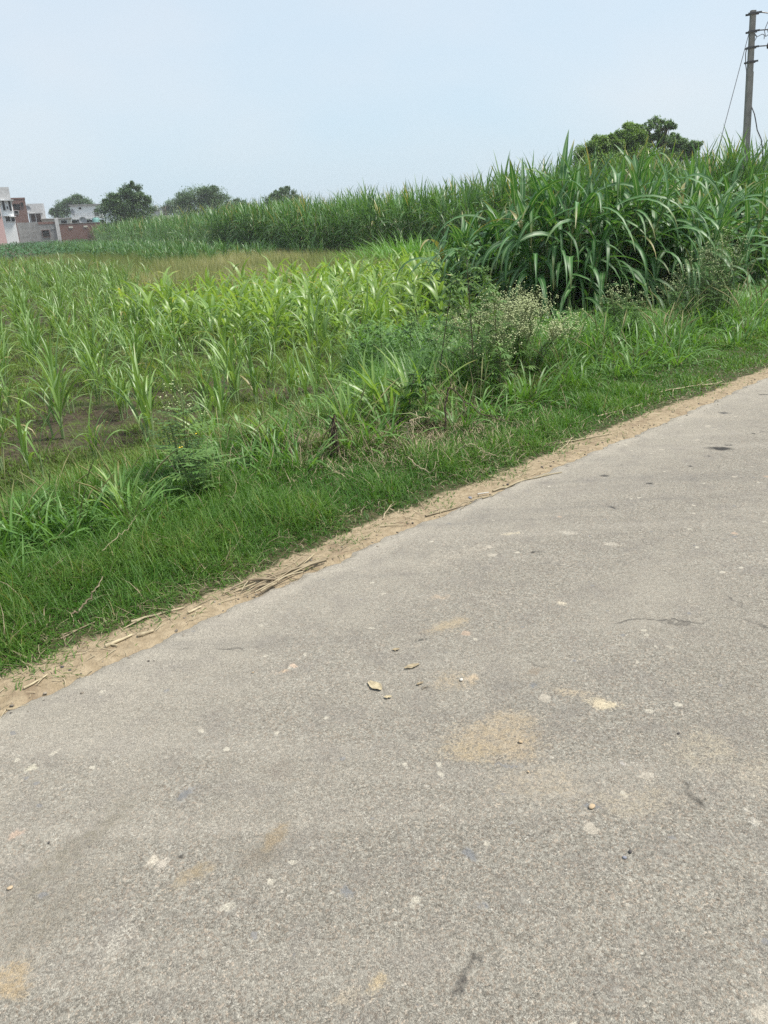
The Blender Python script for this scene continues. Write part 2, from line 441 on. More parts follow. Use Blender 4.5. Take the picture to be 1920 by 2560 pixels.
def sheet(name, S, T_, zf, mat, attrs, kind='structure', tfun=None):
    s, t = np.meshgrid(S, T_, indexing='ij')
    if tfun is not None: t = tfun(s, t)
    x, y = to_xy(s, t)
    z = zf(s, t, x, y)
    a, b = s.shape
    V = np.stack((x, y, z), 2).reshape(-1, 3)
    i = np.arange(a - 1)[:, None] * b + np.arange(b - 1)[None]
    Fq = np.stack((i, i + b, i + b + 1, i + 1), 2).reshape(-1, 4)
    mb = MB(); mb.add(V, Fq)
    o = mb.build(name, mat)
    for nm, (ty, fn) in attrs.items():
        val = fn(s, t, x, y)
        at_ = o.data.attributes.new(nm, ty, 'POINT')
        at_.data.foreach_set('value' if ty == 'FLOAT' else 'color', np.asarray(val, np.float32).ravel())
    tag(o, kind=kind)
    return o


GS = axis([(-330, -60, 40), (-60, -8, 4), (-8, -3, .5), (-3, 14, .07), (14, 30, .4), (30, 80, 4), (80, 330, 40)])
GT = axis([(-300, -60, 40), (-60, -10, 10), (-10, -.4, 2), (-.4, 4.4, .05), (4.4, 10, .1), (10, 30, .8), (30, 120, 6), (120, 400, 40)])
ground = sheet('ground', GS, GT, lambda s, t, x, y: hz(x, y), ground_mat(), {
    'dirt': ('FLOAT', lambda s, t, x, y: 1 - sst(.02, .22, t - edge_t(s) - (np.interp(s, VS, VT) - .02) - .10 * (fbm(s * 1.7, s * 0, 31) - .5))),
    'turf': ('FLOAT', lambda s, t, x, y: 1 - sst(2.6, 3.4, t - edge_t(s) - 2.0 * sst(3., 6., s)))})

# patches on the road: pixel of the centre, half length, half width (m), turn, colour, strength
PATCH = [
    (1120, 1565, .115, .05, .6, (.46, .35, .20), .75), (1510, 1766, .055, .036, .1, (.62, .50, .30), 1.0), (1440, 1738, .075, .03, .1, (.52, .40, .24), .6),
    (1230, 1850, .17, .12, .3, (.46, .34, .19), .68), (1180, 1880, .11, .06, .2, (.46, .34, .18), .72), (1270, 1800, .10, .07, .2, (.45, .34, .2), .66),
    (1340, 1960, .16, .10, .2, (.43, .34, .22), .5), (1560, 2000, .17, .07, .2, (.43, .35, .23), .52), (1770, 1880, .12, .10, .8, (.46, .38, .25), .5), (1900, 1930, .07, .09, 0, (.46, .38, .26), .5),
    (1130, 1700, .10, .06, .4, (.46, .34, .19), .5), (670, 2095, .055, .035, .4, (.34, .25, .14), .85), (650, 2120, .08, .05, .4, (.22, .175, .12), .6), (480, 2188, .07, .022, .4, (.36, .27, .15), .75),
    (40, 2440, .045, .05, .4, (.44, .31, .15), .75), (700, 1920, .06, .05, 0, (.24, .19, .15), .5), (160, 2150, .30, .06, .6, (.25, .215, .15), .55), (60, 2240, .22, .07, .6, (.26, .22, .16), .45),
    (1340, 1682, .06, .03, .4, (.30, .21, .13), .65), (945, 2455, .03, .022, .8, (.50, .37, .19), .8), (895, 2500, .035, .025, .4, (.46, .37, .25), .6), (300, 2345, .09, .04, .6, (.52, .47, .38), .5),
    (1730, 1985, .05, .012, -.9, (.085, .075, .062), .8), (1755, 2010, .035, .014, -.7, (.085, .075, .062), .8), (1166, 2430, .036, .011, 1.35, (.085, .076, .064), .82), (1156, 2475, .034, .009, 1.2, (.09, .08, .07), .8), (1780, 2005, .010, .008, 0, (.03, .03, .03), 1.),
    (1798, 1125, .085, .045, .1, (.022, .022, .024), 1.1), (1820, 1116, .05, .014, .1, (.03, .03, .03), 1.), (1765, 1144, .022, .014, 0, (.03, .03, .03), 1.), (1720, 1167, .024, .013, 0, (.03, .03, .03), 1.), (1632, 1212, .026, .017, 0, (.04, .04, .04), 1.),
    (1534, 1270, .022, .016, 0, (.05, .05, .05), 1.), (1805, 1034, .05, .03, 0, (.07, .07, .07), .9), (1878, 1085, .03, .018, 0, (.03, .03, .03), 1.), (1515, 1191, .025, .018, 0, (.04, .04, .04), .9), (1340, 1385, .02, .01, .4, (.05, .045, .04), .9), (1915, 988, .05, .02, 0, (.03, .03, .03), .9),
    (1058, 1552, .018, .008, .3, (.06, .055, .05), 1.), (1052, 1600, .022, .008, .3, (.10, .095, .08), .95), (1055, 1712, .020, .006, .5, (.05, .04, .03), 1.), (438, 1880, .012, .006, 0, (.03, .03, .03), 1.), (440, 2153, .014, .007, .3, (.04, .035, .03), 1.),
    (475, 1986, .038, .018, .6, (.20, .205, .215), .9), (872, 2225, .018, .025, .4, (.20, .205, .215), 1.), (1182, 2126, .022, .014, 0, (.20, .205, .215), 1.), (1340, 1721, .018, .011, 0, (.20, .205, .215), 1.), (1468, 2005, .026, .016, 0, (.20, .205, .215), .9), (1245, 1914, .035, .014, 0, (.20, .205, .215), .9), (1190, 2258, .015, .012, .2, (.20, .205, .215), .9),
    (374, 2157, .018, .014, .6, (.58, .50, .38), 1.1), (400, 2164, .022, .016, .6, (.55, .47, .37), .9), (1888, 2028, .020, .012, -.6, (.54, .48, .38), 1.1), (1900, 2058, .020, .011, 0, (.56, .50, .40), 1.1), (1722, 2088, .016, .010, -.3, (.62, .54, .40), 1.), (30, 2081, .020, .012, .7, (.52, .36, .25), 1.0), (1565, 1915, .020, .010, -.5, (.52, .46, .40), .9),
    (728, 1661, .022, .014, .2, (.60, .42, .28), 1.), (697, 1677, .022, .013, .4, (.58, .40, .24), .9), (1520, 1360, .055, .022, .1, (.56, .49, .38), .75), (1412, 1335, .06, .022, .1, (.52, .46, .36), .7), (1100, 1500, .05, .02, .3, (.55, .40, .26), .7), (1412, 1510, .03, .018, .2, (.62, .52, .36), .9), (66, 1922, .022, .012, .2, (.62, .56, .40), .9), (146, 1880, .03, .012, .6, (.60, .53, .40), .85), (565, 2255, .02, .012, .3, (.55, .50, .38), .8), (1275, 1335, .05, .02, .2, (.60, .50, .33), .8), (1165, 1690, .03, .02, 0, (.60, .44, .26), .9),
    (1760, 1040, .35, .12, .1, (.50, .43, .32), .45), (600, 1530, .5, .12, .85, (.47, .41, .32), .45), (330, 1700, .35, .16, .85, (.47, .41, .32), .4), (900, 1400, .4, .08, .75, (.48, .42, .33), .4),
    (1150, 1390, .35, .08, .7, (.49, .42, .32), .4), (125, 2300, .18, .09, .4, (.24, .20, .14), .45)]


def patch_fn(s, t, x, y):
    out = np.zeros(s.shape + (4,)); out[..., :3] = .3
    wx = x + .022 * (fbm(x * 28, y * 28, 41) - .5) * 2 + .09 * (fbm(x * 5, y * 5, 45) - .5); wy = y + .022 * (fbm(x * 28, y * 28, 43) - .5) * 2 + .09 * (fbm(x * 5, y * 5, 47) - .5)
    for px, py, a, b, r_, c, st in PATCH:
        m_ = sum(c) / 3; c = [.68 * q + .32 * m_ * w_ for q, w_ in zip(c, (1.03, 1., .93))]; c = [q * .92 for q in c]
        g_ = gz(px, py); d = g_ / np.linalg.norm(g_); th = r_
        ax = np.array((d[1], -d[0])); ax = ax * math.cos(th) + d * math.sin(th); bx = np.array((-ax[1], ax[0]))
        dx, dy = wx - g_[0], wy - g_[1]
        q = np.sqrt(((dx * ax[0] + dy * ax[1]) / a) ** 2 + ((dx * bx[0] + dy * bx[1]) / b) ** 2)
        al = st * (1 - sst(.35, 1.55, q))
        hit = al > out[..., 3]
        for i in range(3): out[..., i] = np.where(hit, c[i], out[..., i])
        out[..., 3] = np.where(hit, al, out[..., 3])
    return out


RS = axis([(-300, -30, 30), (-30, -4, 2), (-4, -1.8, .1), (-1.8, 7.5, .0125), (7.5, 12, .05), (12, 60, 1.), (60, 300, 20)])
RT_ = np.concatenate((axis([(-7, -4, .3), (-4, -2.9, .08), (-2.9, -.06, .0125)]), np.array((-.045, -.03, -.018, -.009, 0., .004))))
nR = len(RT_)


def road_z(s, t, x, y):
    e = t - edge_t(s)
    z = .004 + .012 * (fbm(x * .8, y * .8, 51) - .5) + .003 * (fbm(x * 6, y * 6, 52) - .5)
    z = z - .016 * sst(-.05, 0., e) * (.6 + .8 * fbm(s * 14, s * 0, 53))
    z[:, -1] -= .05
    return z


road = sheet('road', RS, RT_, road_z, road_mat(), {
    'dust': ('FLOAT', lambda s, t, x, y: np.clip(.9 * (1 - sst(.0, .16, -(t - edge_t(s)))) + .34 * (1 - sst(.1, 1.1, -(t - edge_t(s)))) + .30 * np.exp(-((t + 1.35 + .1 * s) / .35) ** 2) * .5 + .26, 0, 1)),
    'patch': ('FLOAT_COLOR', patch_fn)}, tfun=lambda s, t: t + edge_t(s) * sst(-3, -.3, t))

# ------------------------------------------------------------------ zones of the field (metres, seen from above)
def inside(poly, x, y):
    c = np.zeros(np.shape(x), bool); n = len(poly)
    for i in range(n):
        (x1, y1), (x2, y2) = poly[i], poly[(i + 1) % n]
        k = (y1 > y) != (y2 > y)
        with np.errstate(divide='ignore', invalid='ignore'):
            c ^= k & (x < (x2 - x1) * (y - y1) / (y2 - y1 + 1e-12) + x1)
    return c


WALL = [(-200, 480), (-110, 280), (-54, 157), (-30, 100), (-14, 66), (-4.2, 47), (1, 41), (4, 35), (7, 29.5), (11, 26), (16, 24.5), (26, 23), (46, 20)]
MAIZE = [(-5.4, 16.6), (-4.2, 14.8), (-2.2, 13.1), (-.6, 12.4), (.7, 12.4), (1.7, 13.2), (3.0, 15.5), (4.6, 19), (5.2, 25), (.5, 24.8), (-3.4, 22.6), (-6.6, 19.5)]


def in_view(x, y, m=60):
    """inside the picture (used only to choose which repeats become objects of their own)"""
    p = np.stack((x, y, np.full_like(x, -.4 - H)), -1)
    c = p @ fw; a = 960 + F * (p @ RT) / np.maximum(c, .1)
    return (c > .5) & (a > -m) & (a < 1920 + m)


# ------------------------------------------------------------------ plant makers
def tn(g, m, sd, n=None):
    t = np.clip(g.normal(m, sd, n), 0, .94)
    return np.where(g.uniform(size=n) < .015, 1., t)


def young_cane(seed, h=1.0, shoots=4, K=7, C=3, wide=1.):
    g = np.random.default_rng(seed); mb = MB()
    for q in range(shoots):
        a0 = g.uniform(0, 2 * PI); r = g.uniform(.01, .07); b = np.array((r * math.cos(a0), r * math.sin(a0), 0))
        lean = g.uniform(.03, .22); la = a0; sh = h * g.uniform(.22, .42)
        top = b + np.array((math.sin(lean) * math.cos(la), math.sin(lean) * math.sin(la), math.cos(lean))) * sh
        tube(mb, [b - (0, 0, .06), (b + top) / 2, top], [.011, .010, .006], 5, g.uniform(.3, .8), False)
        n = g.integers(4, 7); pl = g.uniform(0, PI)
        for k in range(n):
            f = (k + .5) / n; p = b + (top - b) * min(1, .25 + .85 * f)
            az = pl + PI * (k % 2) + g.normal(0, .35)
            ribbons(mb, p, az, g.uniform(1.05, 1.25) + .28 * f, h * g.uniform(.5, .85) * (1 - .15 * abs(f - .6)), wide * g.uniform(.022, .040),
                    g.uniform(.7, 3.0) * (1.2 - .75 * f), K, C, .3, g.uniform(1.5, 2.4), T=tn(g, .45, .25), roll=g.normal(0, .3), curl=g.normal(0, .25))
    return mb


def maize(seed, h=1.0, K=7, C=3):
    g = np.random.default_rng(seed); mb = MB(); pl = g.uniform(0, PI); n = g.integers(7, 10); lean = g.normal(0, .05, 2)
    top = np.array((lean[0], lean[1], 1)) * h * .58
    tube(mb, [(0, 0, -.06), top * .5, top], [.013, .011, .006], 5, .6, False)
    for k in range(n):
        f = (k + .3) / n
        ribbons(mb, top * f, pl + PI * (k % 2) + g.normal(0, .45), .75 + .6 * f + g.normal(0, .1), h * g.uniform(.5, .75) * (.75 + .5 * f if f < .6 else 1.25 - .5 * f),
                g.uniform(.062, .10), g.uniform(1.4, 3.0) * (1.15 - .6 * f), K, C, .28, g.uniform(1.2, 2.), T=tn(g, .45 + .15 * f, .24), roll=g.normal(0, .35), curl=g.normal(0, .4))
    return mb


def cane_shoot(g, mb, ms, b, h, la, lean, n=12, K=6, C=2, L=(1.0, 1.5), W=(.028, .045), droop=(1., 2.4), start=.3, stemr=.014, arch=False):
    """one tall stalk: ms takes the stem, mb the leaves"""
    u = np.linspace(0, 1, 5); bend = lean * (.5 + .9 * u)
    d = np.stack((np.sin(bend) * math.cos(la), np.sin(bend) * math.sin(la), np.cos(bend)), 1)
    pts = b + np.concatenate((np.zeros((1, 3)), np.cumsum(d[:-1] * h / 4, 0)))
    pts[0, 2] -= .08
    tube(ms, pts, np.linspace(stemr, stemr * .45, 5), 5, g.uniform(.2, .9), False)
    pl = g.uniform(0, PI); k = np.arange(n); f = (k + .5) / n
    pos = start + (1 - start) * f
    base = np.stack([np.interp(pos, u, pts[:, i]) for i in range(3)], 1)
    az = pl + PI * (k % 2) + g.normal(0, .4, n)
    inner = f > .72
    e0 = np.where(inner, 1.3, .85 + .35 * f) + g.normal(0, .08, n)
    ln = g.uniform(*L, n) * np.where(inner, 1.12 - .35 * (f - .72) / .28, .7 + .4 * f)
    dr = g.uniform(*droop, n) * np.where(inner, .45 - .3 * (f - .72) / .28, 1.15 - .2 * f)
    T_ = tn(g, .3 + .3 * f, .2, n); T_ = np.where((k < 2) & (g.uniform(size=n) < .07), 1., T_)
    if arch:
        inner = f > .84
        e0 = np.where(inner, 1.3, .62 + .55 * f) + g.normal(0, .12, n); ln = g.uniform(*L, n) * np.where(inner, .6, .85 + .3 * f)
        dr = np.where(inner, g.uniform(.3, 1.3, n), g.uniform(*droop, n))
    ribbons(mb, base, az, e0, ln, g.uniform(*W, n), dr, K, C, .28, 1.2 if arch else 1.35, T=T_, roll=g.normal(0, .35, n), curl=g.normal(0, .3, n))


def tall_cane(seed, h=2.3, shoots=3, K=5, C=2, n=11):
    g = np.random.default_rng(seed); leaves, stems = MB(), MB()
    for q in range(shoots):
        a = g.uniform(0, 2 * PI); r = g.uniform(0, .22)
        cane_shoot(g, leaves, stems, np.array((r * math.cos(a), r * math.sin(a), 0)), h * g.uniform(.82, 1.1), a, g.uniform(0, .13), n, K, C, (1.1, 1.75), (.045, .08), (1.2, 2.7), .15)
    return leaves, stems


# ------------------------------------------------------------------ tall sugarcane field
def tall_field():
    g = np.random.default_rng(21)
    W = np.array(WALL, float)
    lod = [tall_cane(200 + i, 2.35, 2, 5, 2, 9) for i in range(6)]
    near = [tall_cane(220 + i, 2.35, 3, 6, 2, 12) for i in range(8)]
    joined = []
    for L_, S_ in lod + near:
        m = MB(); m.join(L_); m.join(S_); joined.append(m.arrays())
    mass = MB(); single = []
    for (x1, y1), (x2, y2) in zip(W[:-1], W[1:]):
        d = np.array((x2 - x1, y2 - y1)); ln = np.linalg.norm(d); d /= ln; nb = np.array((-d[1], d[0]))
        dist = math.hypot((x1 + x2) / 2, (y1 + y2) / 2)
        if dist > 330: continue
        dens = 2.4 if dist < 60 else (1.5 if dist < 110 else .8)
        depth = 9. if dist < 60 else 7.
        for k in range(int(ln * depth * dens)):
            a, b = g.uniform(0, ln), depth * g.uniform(0, 1) ** 1.35
            p = np.array((x1, y1)) + d * a + nb * (b + .6 * math.sin(a * .9) + .4)
            fr = b < 1.0 and dist < 52
            single.append((b, p, dist)) if fr else mass.join(joined[g.integers(0, 6) if dist > 60 or b > 3.5 else 6 + g.integers(0, 8)], (*p, float(hz(*p))), g.uniform(0, 6.3), g.uniform(.86, 1.14) * (1.1 if p[0] > 5 else 1.), g.normal(0, .1))
    tag(mass.build('sugarcane_field', M['tall_leaf']), 'tall dark green sugarcane standing as a dense wall behind the low field', 'sugarcane', kind='stuff')
    protos = []
    for i, (L_, S_) in enumerate(near):
        r = empty('tall_sugarcane'); L_.build('leaves', M['tall_leaf'], r); S_.build('stems', M['stalk'], r); protos.append(r)
    k = 0
    single = [s for s in single if in_view(np.array([s[1][0]]), np.array([s[1][1]]))[0]][:280]
    for b, p, dist in single:
        o = protos[k] if k < 8 else copy_tree(protos[k % 8]); k += 1
        o.location = (*p, float(hz(*p))); o.rotation_euler = (0, 0, g.uniform(0, 6.3)); s = g.uniform(.86, 1.1) * (1.1 if p[0] > 5 else 1.); o.scale = (s, s, s * g.uniform(.95, 1.08))
        tag(o, 'tall dark green sugarcane clump on the front edge of the cane field', 'sugarcane', 'sugarcane clumps along the front edge of the tall cane field')


tall_field()


# ------------------------------------------------------------------ young sugarcane, maize, low crop, dry grass
def young_field():
    g = np.random.default_rng(33)
    var = [young_cane(300 + i, g.uniform(.8, 1.15), int(g.integers(2, 5)), 8, 3) for i in range(14)]
    low = [young_cane(340 + i, g.uniform(.85, 1.15), 3, 5, 2, 1.2) for i in range(8)]
    dr = np.array((-.42, .907)); dn = np.array((.907, .42))
    pts = []
    for i in range(-104, 70):
        for j in range(0, 210):
            if g.uniform() < .2: continue
            p = dr * (j * .42 + g.normal(0, .09)) + dn * (i * .66 + g.normal(0, .09)) + np.array((0, 4.))
            pts.append(p)
    P = np.array(pts); s, t = to_st(P[:, 0], P[:, 1]); t = t - edge_t(s)
    dist = np.hypot(P[:, 0], P[:, 1])
    ok = (t > 3.8) & (P[:, 1] < 56) & (P[:, 0] > -34) & (~inside(MAIZE, P[:, 0], P[:, 1]) | (g.uniform(size=len(P)) < .55 * (1 - sst(-5, -2, P[:, 0])) + .12)) & (P[:, 0] < 1.6) & (dist < 60)
    ok &= (g.uniform(size=len(P)) < np.clip(.28 + (t - 3.8) / 4.5, 0, 1))
    ok &= ~((P[:, 0] > -.6) & (P[:, 1] < 13.5))
    ok &= P[:, 1] < np.interp(P[:, 0], [-34, -16, -8, -4], [56, 46, 30, 20.5]) * g.uniform(.85, 1.05, len(P))
    P = P[ok]; dist = dist[ok]; o_ = np.argsort(dist); P = P[o_]; dist = dist[o_]
    iv = in_view(P[:, 0], P[:, 1], 40)
    meshes = [m.mesh('young_sugarcane', M['cane_leaf']) for m in var]
    lowa = [m.arrays() for m in low]; rest = MB(); cnt = 0
    hand = [(640, 1010, 1.15), (520, 1085, .95), (820, 980, 1.2), (690, 1045, .75), (110, 1215, .95), (60, 1040, .9), (240, 1010, .95), (870, 1105, .85), (590, 995, .9), (760, 985, 1.), (350, 985, .9), (20, 960, 1.), (430, 930, 1.05), (920, 900, 1.25), (250, 1150, .45)]
    for px, py, h in hand:
        q = gp(px, py); P = np.vstack((q[:2], P)); iv = np.concatenate(([True], iv)); dist = np.concatenate(([math.hypot(*q[:2])], dist))
    for q, v, d in zip(P, iv, dist):
        z = float(hz(*q)); sc = g.uniform(.5, 1.2) * (1 if d < 30 else 1.05)
        if v and cnt < 290:
            o = bpy.data.objects.new('young_sugarcane', meshes[cnt % 14]); COL.objects.link(o); cnt += 1
            o.location = (*q, z); o.rotation_euler = (g.normal(0, .07), g.normal(0, .07), g.uniform(0, 6.3)); o.scale = (sc,) * 3
            tag(o, 'young sugarcane plant with arching pale green leaves in the muddy field', 'sugarcane', 'young sugarcane plants in the muddy field')
        else:
            rest.join(lowa[g.integers(0, 8)], (*q, z), g.uniform(0, 6.3), sc, g.normal(0, .15))
    tag(rest.build('sugarcane_rows', M['cane_leaf']), 'farther rows of young sugarcane merging into a green carpet', 'sugarcane', kind='stuff')


young_field()


def maize_field():
    g = np.random.default_rng(44)
    var = [maize(400 + i, g.uniform(1., 1.3)) for i in range(12)]
    low = [maize(430 + i, g.uniform(1., 1.25), 4, 2) for i in range(8)]
    P = np.stack((g.uniform(-7, 5.5, 7500), g.uniform(12, 25.5, 7500)), 1)
    P = P[inside(MAIZE, P[:, 0], P[:, 1])]
    # keep plants apart
    keep = []
    cell = {}
    for p in P:
        c = (int(math.floor(p[0] / .36)), int(math.floor(p[1] / .36)))
        if c in cell: continue
        cell[c] = 1; keep.append(p)
    P = np.array(keep); P = P[np.argsort(P[:, 1])]
    P = P[(g.uniform(size=len(P)) < sst(12., 15., P[:, 1]) * .75 + .25) & (g.uniform(size=len(P)) < .25 + .75 * sst(-6.2, -2.5, P[:, 0]))]
    meshes = [m.mesh('maize_plant', M['maize_leaf']) for m in var]; lowa = [m.arrays() for m in low]; rest = MB()
    for n, q in enumerate(P):
        z = float(hz(*q)); sc = g.uniform(.6, 1.15)
        if n < 285:
            o = bpy.data.objects.new('maize_plant', meshes[n % 12]); COL.objects.link(o)
            o.location = (*q, z); o.rotation_euler = (g.normal(0, .05), g.normal(0, .05), g.uniform(0, 6.3)); o.scale = (sc,) * 3
            tag(o, 'bright yellow-green broad-leaved maize plant in the fodder plot beyond the young cane', 'maize', 'maize plants in the bright fodder plot')
        else: rest.join(lowa[g.integers(0, 8)], (*q, z), g.uniform(0, 6.3), sc, g.normal(0, .15))
    tag(rest.build('maize_rows', M['maize_leaf']), 'farther part of the bright yellow-green maize plot', 'maize', kind='stuff')


maize_field()


def spread(n, xr, yr, g): return np.stack((g.uniform(*xr, n), g.uniform(*yr, n)), 1)


def other_stuff():
    g = np.random.default_rng(55)
    # dry seeded grass strip
    P = spread(150000, (-24, 6), (17, 62), g)
    fx = P[:, 0]; yl = np.interp(fx, [-24, -12, -7, -3.2, .5, 6], [48, 36, 25, 22.6, 24.8, 25]); yh = np.interp(fx, [-26, -14, -4.2, 1, 6], [88, 60, 45, 39.5, 33.5])
    P = P[(P[:, 1] > yl) & (P[:, 1] < yh) & (fbm(P[:, 0] * .4, P[:, 1] * .2, 3) > .36)]
    mb = MB(); n = len(P)
    ribbons(mb, np.column_stack((P, hz(P[:, 0], P[:, 1]))), g.uniform(0, 6.3, n), g.normal(1.35, .16, n), g.uniform(.45, .95, n), g.uniform(.012, .028, n), g.uniform(0, .9, n), 3, 2, 0, 1.6, 'grass', np.clip(fbm(P[:, 0] * .5, P[:, 1] * .25, 8) * 1.5 - .1 + g.normal(0, .18, n) - .55 * sst(6, 13, -P[:, 0]) , 0, 1))
    tag(mb.build('dry_grass', M['dry_grass']), 'tan strip of dry seeding grass between the maize and the tall cane', 'grass', kind='stuff')
    # darker upright cane tufts standing in the dry strip
    low = [young_cane(500 + i, g.uniform(1.2, 1.6), 4, 4, 2, 1.5).arrays() for i in range(6)]
    mb = MB()
    P = spread(2600, (-42, -2), (44, 100), g)
    wy = np.interp(P[:, 0], [-54, -30, -14, -4.2, 1], [157, 100, 66, 47, 41])
    P = P[(P[:, 1] < wy + .5) & (P[:, 1] > wy - 13 - .10 * P[:, 1]) & (g.uniform(size=len(P)) < .65)]
    for q in P: mb.join(low[g.integers(0, 6)], (*q, float(hz(*q))), g.uniform(0, 6.3), g.uniform(.8, 1.2), g.normal(-.15, .12))
    tag(mb.build('upright_cane_tufts', M['tall_leaf']), 'thin upright green cane tufts rising from the dry grass before the tall cane', 'sugarcane', kind='stuff')
    # low dark bean crop on the far left
    mb = MB()
    P = spread(60000, (-110, -16), (48, 150), g)
    P = P[(P[:, 1] < np.interp(P[:, 0], [-110, -54, -30, -14], [300, 154, 97, 62])) & (P[:, 1] > 58 + .0 * P[:, 0]) & (P[:, 0] < -.30 * P[:, 1] + 2)]
    n = len(P); hh = g.uniform(.25, .95, n) * (.7 + .5 * fbm(P[:, 0] * .3, P[:, 1] * .3, 12))
    ribbons(mb, np.column_stack((P, hz(P[:, 0], P[:, 1]) + hh)), g.uniform(0, 6.3, n), g.normal(.5, .4, n), g.uniform(.2, .42, n), g.uniform(.10, .2, n), g.uniform(.3, 1.2, n), 2, 2, 0, 1, 'broad', np.clip(g.normal(.4, .25, n) + (hh - .5) * .5, 0, 1))
    tag(mb.build('bean_crop', M['crop_leaf']), 'low dark bluish green leafy crop in front of the far houses', 'crop', kind='stuff')
    # fine green weedy grass among the far young cane, left of the maize
    mb = MB()
    P = spread(26000, (-34, -3), (20, 48), g); P = P[~inside(MAIZE, P[:, 0], P[:, 1]) & (fbm(P[:, 0] * .3, P[:, 1] * .3, 77) > .34)]
    n = len(P)
    ribbons(mb, np.column_stack((P, hz(P[:, 0], P[:, 1]))), g.uniform(0, 6.3, n), g.normal(1.25, .2, n), g.uniform(.25, .6, n), g.uniform(.012, .024, n), g.uniform(.2, 1.4, n), 3, 2, 0, 1.6, 'grass', np.clip(g.normal(.55, .25, n), 0, 1))
    tag(mb.build('far_field_grass', M['field_grass']), 'pale green weedy grass growing through the farther young cane', 'grass', kind='stuff')
    # fine grass and moss on the mud
    mb = MB()
    NF = 420000; s = g.uniform(-8, 9, NF); t = 2.7 + 14 * g.uniform(0, 1, NF) ** 1.8
    x, y = to_xy(s, t); d = np.hypot(x, y)
    k = (x < 1.5) & (y > 1) & (fbm(x * .9, y * .9, 61) + .12 * g.normal(size=len(x)) > .31 + .10 * sst(3.2, 4.6, t) - .08 * sst(6, 12, t)) & in_view(x, y, 1200)
    x, y, d = x[k], y[k], d[k]; n = len(x); cl = fbm(x * 3, y * 3, 63)
    ribbons(mb, np.column_stack((x, y, hz(x, y) - .005)), g.uniform(0, 6.3, n), g.normal(1.0, .35, n), g.uniform(.04, .17, n) * (.4 + .9 * cl), g.uniform(.004, .008, n) * (1 + d * .04), g.uniform(.2, 1.5, n), 3, 2, 0, 1.5, 'grass', np.clip(.15 + cl * .6 + g.normal(0, .2, n), 0, 1))
    b_ = g.uniform(size=n) < .16
    ribbons(mb, np.column_stack((x, y, hz(x, y) + g.uniform(.0, .07, n) * cl))[b_], g.uniform(0, 6.3, b_.sum()), g.normal(.35, .35, b_.sum()), g.uniform(.025, .07, b_.sum()), g.uniform(.012, .03, b_.sum()), g.uniform(.2, 1., b_.sum()), 2, 2, 0, 1, 'broad', np.clip(g.normal(.45, .25, b_.sum()), 0, 1))
    tag(mb.build('field_grass', M['field_grass']), 'thin patchy weed grass creeping over the dark mud of the field', 'grass', kind='stuff')


other_stuff()


